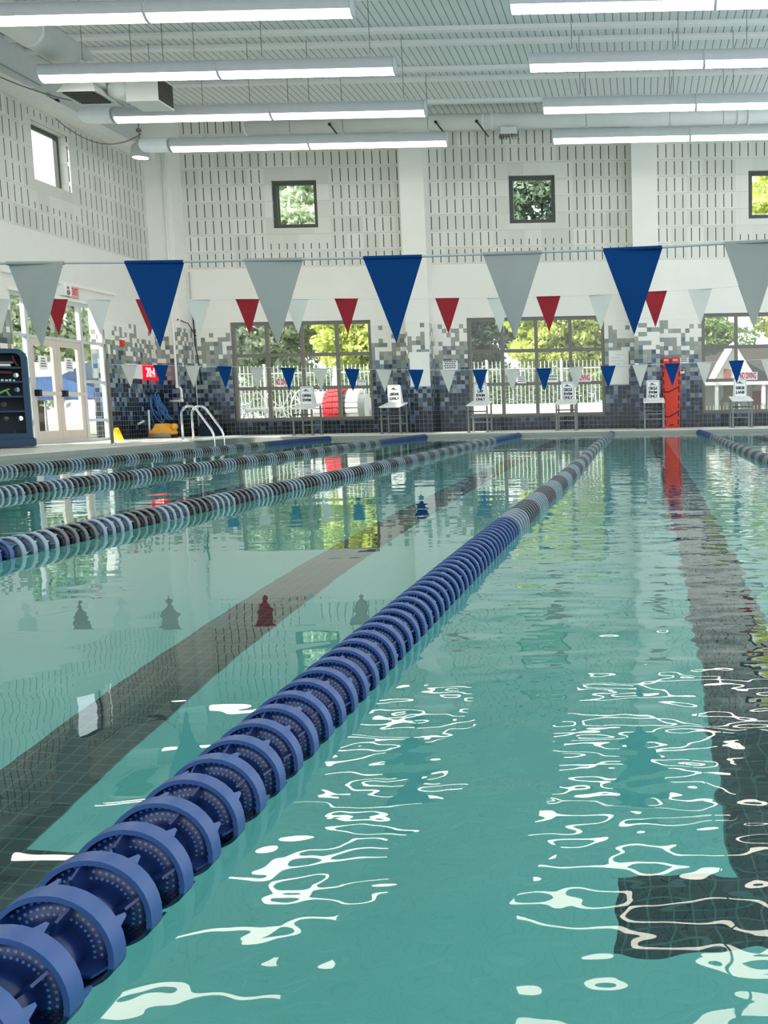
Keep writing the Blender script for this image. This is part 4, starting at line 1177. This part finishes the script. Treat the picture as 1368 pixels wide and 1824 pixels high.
m = MB(); m.box((-11.5, 17.08, 1.575), (-11.06, 17.42, 1.61)); bevel(m.build('board', M['frame'], t), 0.015, 2)
t = thing('kickboard', (-11.0, 17.2, 1.6), 'maroon curved board leaning at the right of the top rack shelf', 'kickboard', 'gear on the navy rack')
m = MB(); pp = [(-10.965 - 0.055 * math.sin(i * 0.33), 1.53 + 0.20 * i / 9) for i in range(10)]
pp = [(-10.97 + 0.0, 1.53)] + [(-10.99 - 0.06 * math.sin(i / 9 * PI * 0.5), 1.535 + 0.18 * i / 9) for i in range(10)]
m.prism(pp + [(a - 0.035, b) for a, b in reversed(pp)], 'y', 17.1, 17.4); m.build('board', M['maroon'], t)
t = thing('pull_buoy', (-11.2, 17.2, 1.35), 'maroon foam bar lying on the second rack shelf', 'foam bar', 'gear on the navy rack')
m = MB(); m.box((-11.45, 17.1, 1.40), (-11.09, 17.25, 1.44)); m.box((-11.45, 17.1, 1.27), (-11.4, 17.25, 1.40)); bevel(m.build('foam', M['maroon'], t), 0.012, 2)
t = thing('swim_fins', (-11.25, 17.2, 1.02), 'green swim fins lying on the third rack shelf', 'swim fins', 'gear on the navy rack')
m = MB(); m.prism([(-11.35, 1.06), (-11.17, 1.14), (-11.15, 1.12), (-11.32, 1.03)], 'y', 17.08, 17.22); m.build('fin', M['green'], t)
m = MB(); m.prism([(-11.22, 1.10), (-11.18, 1.01), (-11.14, 1.008), (-11.19, 1.10)], 'y', 17.1, 17.24); m.build('fin', M['green'], t)
t = thing('dive_rings', (-11.2, 17.2, 1.27), 'row of small white dive toys along the second rack shelf edge', 'toys', 'gear on the navy rack')
for q in range(5):
    m = MB(); xx = -11.33 + q * 0.06; m.box((xx, 17.05, 1.266), (xx + random.uniform(0.02, 0.045), 17.1, 1.29 + 0.008 * (q % 2))); m.build('toy', M['white'], t)

rack_things = [o for o in bpy.data.objects if o.name not in rack_mark and o.parent is None]
# the rack stands turned towards the pool
piv = Matrix.Translation((RX1, RY0, 0)); turn = piv @ Matrix.Rotation(math.radians(31), 4, 'Z') @ piv.inverted()
for o in rack_things:
    o.matrix_basis = turn @ Matrix.Translation(o.location)

# ------------------------------------------------------------------ outside
def panel_fence(name, pts, h_, label):
    t = thing(name, pts[0] + (0,), label, 'fence')
    for a, b in zip(pts[:-1], pts[1:]):
        a, b = Vector(a + (0,)), Vector(b + (0,))
        L = (b - a).length; d = (b - a) / L
        m = MB()
        for q in range(int(L / 0.13)):
            p = a + d * (0.13 * q + 0.05)
            m.box((p.x - 0.012, p.y - 0.012, 0.08), (p.x + 0.012, p.y + 0.012, h_))
        for z_ in (0.2, h_ - 0.25):
            m.tube([a + Vector((0, 0, z_)), b + Vector((0, 0, z_))], 0.02, 4)
        m.build('picket_panel', M['picket'], t)
    for p in pts:
        m = MB(); m.box((p[0] - 0.035, p[1] - 0.035, 0), (p[0] + 0.035, p[1] + 0.035, h_ + 0.06)); m.build('post', M['picket'], t)
panel_fence('picket_fence', [(-14.5 + 2.4 * i, 31.0) for i in range(7)], 2.15, 'tall pale picket fence behind the left and middle windows')
panel_fence('picket_fence', [(1.6 + 2.2 * i, 36.6) for i in range(4)], 0.62, 'low white porch fence before the house outside the right window')

def wheel(m, c, r, n=24, tube=0.02, spokes=8, tilt=0.35):
    """spoked reel wheel whose axle runs along x, turned a little"""
    ct, st = math.cos(tilt), math.sin(tilt)
    def P(a, rr_): 
        y = rr_ * math.cos(a)
        return (c[0] + y * ct * 0.75, c[1] + y * st, c[2] + rr_ * math.sin(a))
    m.tube([P(2 * PI * i / n, r) for i in range(n + 1)], tube, 6, caps=False)
    for k in range(spokes): m.tube([c, P(2 * PI * k / spokes + 0.2, r)], tube * 0.7, 6)
t = thing('storage_reel', (-11.0, 27.2, 0), 'empty white spoked storage reel outside the left window', 'reel', 'reels outside the left window')
m = MB(); wheel(m, (-11.1, 27.0, 0.72), 0.66); m.build('wheel', M['trimwhite'], t)
m = MB(); wheel(m, (-10.2, 27.3, 0.76), 0.62); m.build('wheel', M['trimwhite'], t)
m = MB(); m.tube([(-11.1, 27.0, 0.72), (-10.2, 27.3, 0.76)], 0.05, 10); m.build('axle', M['trimwhite'], t)
m = MB()
for c in ((-11.1, 27.0, 0.72), (-10.2, 27.3, 0.76)):
    m.tube([(c[0] - 0.3, c[1], 0), c, (c[0] + 0.3, c[1], 0)], 0.025, 6)
m.build('stand', M['trimwhite'], t)
t = thing('storage_reel', (-8.6, 27.4, 0), 'storage reel wound with red and white lane floats outside the left window', 'reel', 'reels outside the left window')
m = MB(); wheel(m, (-7.75, 27.5, 0.72), 0.62); m.build('wheel', M['trimwhite'], t)
m = MB(); wheel(m, (-9.4, 27.2, 0.72), 0.62); m.build('wheel', M['trimwhite'], t)
for (xa, xb, mt, rr_) in ((-9.25, -8.9, 'reelwhite', 0.5), (-8.9, -8.78, 'reelred', 0.52), (-8.78, -8.6, 'reelred', 0.6), (-8.6, -8.38, 'reelred', 0.62), (-8.38, -8.26, 'frame', 0.5), (-8.26, -7.9, 'reelwhite', 0.56)):
    m = MB()
    N = 22
    for i in range(N):
        a0, a1 = 2 * PI * i / N, 2 * PI * (i + 0.8) / N
        poly = [(27.35 + rr_ * math.cos(a), 0.72 + rr_ * math.sin(a)) for a in (a0, (a0 + a1) / 2, a1)] + [(27.35 + (rr_ - 0.1) * math.cos(a), 0.72 + (rr_ - 0.1) * math.sin(a)) for a in (a1, a0)]
        m.prism(poly, 'x', xa + 0.01, xb - 0.01)
    m.build('wound_floats', M[mt], t)
m = MB(); m.tube([(-9.4, 27.35, 0.72), (-7.75, 27.35, 0.72)], 0.4, 16); m.build('drum', M['picket'], t)
m = MB()
for c in ((-9.4, 27.2, 0.72), (-7.75, 27.5, 0.72)): m.tube([(c[0] - 0.3, c[1], 0), c, (c[0] + 0.3, c[1], 0)], 0.025, 6)
m.build('stand', M['trimwhite'], t)
t = thing('folded_parasol', (-9.2, 29.2, 0), 'white folded parasol standing outside the left window', 'parasol')
m = MB(); m.tube([(-9.2, 29.2, 0), (-9.2, 29.2, 2.0)], 0.025, 8); m.build('pole', M['lightgrey'], t)
m = MB(); m.lathe([(0.02, 2.02), (0.09, 1.9), (0.15, 1.5), (0.11, 1.1), (0.08, 1.05)], (-9.2, 29.2, 0), 'z', 14); m.build('canopy', M['trimwhite'], t)

# house with gabled porch
hx, hy = 4.3, 38.0
t = thing('house', (hx, hy, 0), 'grey cottage with white gabled porch outside the right window', 'house')
m = MB(); m.box((0.3, hy + 2, 0), (14, hy + 8, 1.65)); m.build('wall', M['siding'], t)
m = MB(); m.prism([(hy + 1.2, 1.6), (hy + 8.6, 1.6), (hy + 5, 3.3)], 'x', 0.0, 14.3); m.build('roof', M['roof'], t)
m = MB(); m.prism([(2.95, 1.55), (4.5, 1.55), (3.72, 2.95)], 'y', hy, hy + 3); m.build('gable', M['siding'], t)
for s_ in (-1, 1):
    m = MB(); m.prism([(3.72, 3.1), (3.72, 2.9), (3.72 + s_ * 0.82, 1.5), (3.72 + s_ * 0.95, 1.58)], 'y', hy - 0.1, hy + 3); m.build('bargeboard', M['trimwhite'], t)
m = MB(); m.box((3.35, hy - 0.03, 1.62), (3.62, hy, 2.05)); m.build('vent', M['brown'], t)
m = MB(); m.box((0.0, hy - 0.15, 1.42), (14, hy + 2, 1.56)); m.build('eave', M['trimwhite'], t)
for xp in (1.2, 3.05, 4.9, 7.0):
    m = MB(); m.box((xp - 0.07, hy - 0.09, 0), (xp + 0.07, hy + 0.09, 1.42)); m.build('porch_post', M['trimwhite'], t)
m = MB(); m.box((4.7, hy + 1.96, 0.0), (5.1, hy + 2, 1.2)); m.build('door', M['brown'], t)
for xa, xb in ((2.2, 2.75), (5.3, 5.9)):
    m = MB(); m.box((xa, hy + 1.93, 0.5), (xb, hy + 2, 1.25)); fo = m.build('window', M['trimwhite'], t)
    m = MB(); m.box((xa + 0.08, hy + 1.915, 0.57), (xb - 0.08, hy + 1.93, 0.85)); m.box((xa + 0.08, hy + 1.915, 0.91), (xb - 0.08, hy + 1.93, 1.18)); m.build('pane', M['frame'], fo)
m = MB(); m.box((0.0, hy - 0.3, 0), (14, hy + 2, 0.12)); m.build('porch_floor', M['concrete_out'], t)

def foliage(c, rad, nclump, nleaf, ls, seed):
    g = np.random.default_rng(seed)
    d = g.normal(size=(nclump, 3)); d /= np.linalg.norm(d, axis=1)[:, None]
    cc = d * (g.uniform(0.35, 1.0, (nclump, 1)) ** 0.6) * np.array(rad) * 0.85
    idx = g.integers(0, nclump, nleaf)
    cr = g.uniform(0.16, 0.34, nclump) * min(rad)
    off = g.normal(size=(nleaf, 3)); off /= np.linalg.norm(off, axis=1)[:, None]
    p = cc[idx] + off * cr[idx][:, None] * (g.uniform(0.2, 1, (nleaf, 1)) ** 0.4) * np.array([1.25, 1.25, 0.75])
    a = g.normal(size=(nleaf, 3)); a /= np.linalg.norm(a, axis=1)[:, None]
    b = np.cross(a, g.normal(size=(nleaf, 3))); b /= np.linalg.norm(b, axis=1)[:, None]
    s = ls * g.uniform(0.6, 1.3, (nleaf, 1))
    v = np.stack([p - a * s, p + b * s * 0.5, p + a * s, p - b * s * 0.5], 1) + np.array(c)
    return v.reshape(-1, 3)
def hedge(x0, x1, y, h_, label, mat, seed):
    v = foliage((0, 0, 0), (1, 1, 1), 200, 26000, 0.028, seed)
    v = v / np.array([1.05, 1.05, 1.05])
    v = np.clip(v, -1.1, 1.1) * np.array([(x1 - x0) / 2, 0.45, h_ / 2]) + np.array([0, 0, h_ / 2])
    t = thing('hedge', ((x0 + x1) / 2, y, 0), label, 'hedge', 'hedges behind the picket fence')
    me = bpy.data.meshes.new('foliage')
    n = len(v)
    me.from_pydata(v.tolist(), [], [tuple(range(i, i + 4)) for i in range(0, n, 4)])
    me.materials.append(M[mat])
    o = bpy.data.objects.new('foliage', me); COL.objects.link(o); o.parent = t
    m = MB()
    for q in range(8):
        xx = x0 + (q + 0.5) * (x1 - x0) / 8
        m.tube([(xx, y, 0), (xx + 0.05, y, h_ * 0.6)], 0.03, 6)
    m.build('stems', M['bark'], t)
def tree(x, y, zc, rad, mat, label, nleaf=5000, ls=0.17, seed=1, trunk=0.16):
    t = thing('leafy_tree', (x, y, 0), label, 'tree', 'trees outside the windows')
    v = foliage((0, 0, zc), rad, 150, int(nleaf * 3.2), ls * 0.72, seed)
    me = bpy.data.meshes.new('foliage')
    n = len(v)
    me.vertices.add(n); me.vertices.foreach_set('co', v.ravel())
    me.loops.add(n); me.loops.foreach_set('vertex_index', np.arange(n))
    me.polygons.add(n // 4); me.polygons.foreach_set('loop_start', np.arange(0, n, 4)); me.polygons.foreach_set('loop_total', np.full(n // 4, 4))
    me.materials.append(M[mat]); me.update(); me.validate()
    o = bpy.data.objects.new('foliage', me); COL.objects.link(o); o.parent = t
    m = MB()
    top = zc + rad[2] * 0.4
    m.tube([(x, y, 0), (x + 0.1, y, top * 0.4), (x - 0.05, y + 0.1, top)], [trunk, trunk * 0.8, trunk * 0.3], 9)
    for k in range(5):
        a = k * 1.3 + seed
        m.tube([(x, y, zc * 0.55 + 0.15 * k), (x + rad[0] * 0.55 * math.cos(a), y + rad[1] * 0.5 * math.sin(a), zc + rad[2] * 0.2)], [trunk * 0.5, trunk * 0.15], 6)
    m.build('trunk', M['bark'], t)
tree(-13.6, 35.5, 4.3, (2.3, 1.8, 3.4), 'leaf_pale', 'pale sunlit tree at the left end of the left window', 7000, 0.16, 1)
tree(-9.4, 34.2, 4.2, (2.6, 1.7, 3.3), 'leaf_yellow', 'yellow-green tree in the right half of the left window', 8500, 0.16, 2)
tree(-13.6, 45.0, 9.6, (4.6, 3.0, 6.0), 'leaf_pale', 'tall pale green tree filling the first small upper window', 10000, 0.26, 3)
tree(-6.2, 37.6, 4.6, (2.0, 1.7, 4.2), 'leaf_dark', 'dark grey-green tree at the left of the middle window', 7500, 0.17, 4)
tree(-2.5, 34.4, 3.9, (2.4, 1.7, 3.0), 'leaf_yellow', 'bright yellow-green spreading tree in the middle window', 9000, 0.17, 5)
tree(-4.6, 48.0, 9.6, (4.2, 3.0, 5.2), 'leaf_dark', 'tall blue-green tree in the second small upper window', 12000, 0.26, 6)
tree(2.6, 49.5, 4.8, (3.4, 2.2, 5.0), 'leaf_green', 'mid green tree beyond the cottage at the left of the right window', 9000, 0.2, 7)
tree(6.6, 34.6, 4.6, (2.6, 1.5, 2.2), 'leaf_yellow', 'yellow-green tree overhanging the cottage in the right window', 7500, 0.16, 8)
tree(8.4, 50.5, 8.6, (3.6, 2.4, 6.6), 'leaf_yellow', 'tall yellow-green tree in the third small upper window', 9000, 0.26, 9)
tree(-19.6, 24.8, 4.2, (2.4, 2.6, 3.6), 'leaf_pale', 'pale sunlit tree beyond the double doors', 9000, 0.17, 10)
tree(-20.5, 32.5, 4.6, (3.2, 3.0, 3.8), 'leaf_pale', 'pale green tree beyond the right side of the glass doors', 9000, 0.18, 11)
tree(-8.6, 41.5, 4.2, (2.4, 1.9, 4.0), 'leaf_green', 'mid green tree deep behind the left window fence', 8000, 0.2, 12)
tree(-1.0, 42.5, 4.0, (2.3, 2.0, 3.8), 'leaf_green', 'mid green tree deep behind the right end of the middle window', 8000, 0.2, 13)
hedge(-14.2, -8.0, 32.2, 2.3, 'grey-green hedge behind the fence outside the left window', 'leaf_dark', 31)
hedge(-7.4, -0.6, 32.2, 2.2, 'grey-green hedge behind the fence outside the middle window', 'leaf_dark', 32)
m = MB(); m.box((-7.0, 30.2, 0), (-0.4, 30.4, 0.78))
tag(bevel(m.build('garden_wall', M['trimwhite']), 0.02, 2), 'low white wall before the fence outside the middle window', 'wall')
t = thing('shade_awning', (-17.5, 28.5, 0), 'blue and white shade awning outside the double doors', 'awning')
m = MB(); m.prism([(27.0, 1.75), (29.8, 1.35), (29.8, 1.15), (27.0, 1.2)], 'x', -18.6, -16.4); m.build('valance', M['awning'], t)
m = MB(); m.add([(-18.7, 26.9, 1.77), (-16.3, 26.9, 1.77), (-16.3, 28.4, 2.25), (-18.7, 28.4, 2.25), (-16.3, 29.9, 1.38), (-18.7, 29.9, 1.38)], [(0, 1, 2, 3), (3, 2, 4, 5)]); m.build('canopy', M['trimwhite'], t)
for xx, yy in ((-18.5, 27.1), (-16.5, 27.1), (-18.5, 29.7), (-16.5, 29.7)):
    m = MB(); m.tube([(xx, yy, 0), (xx, yy, 1.7)], 0.03, 8); m.build('post', M['lightgrey'], t)
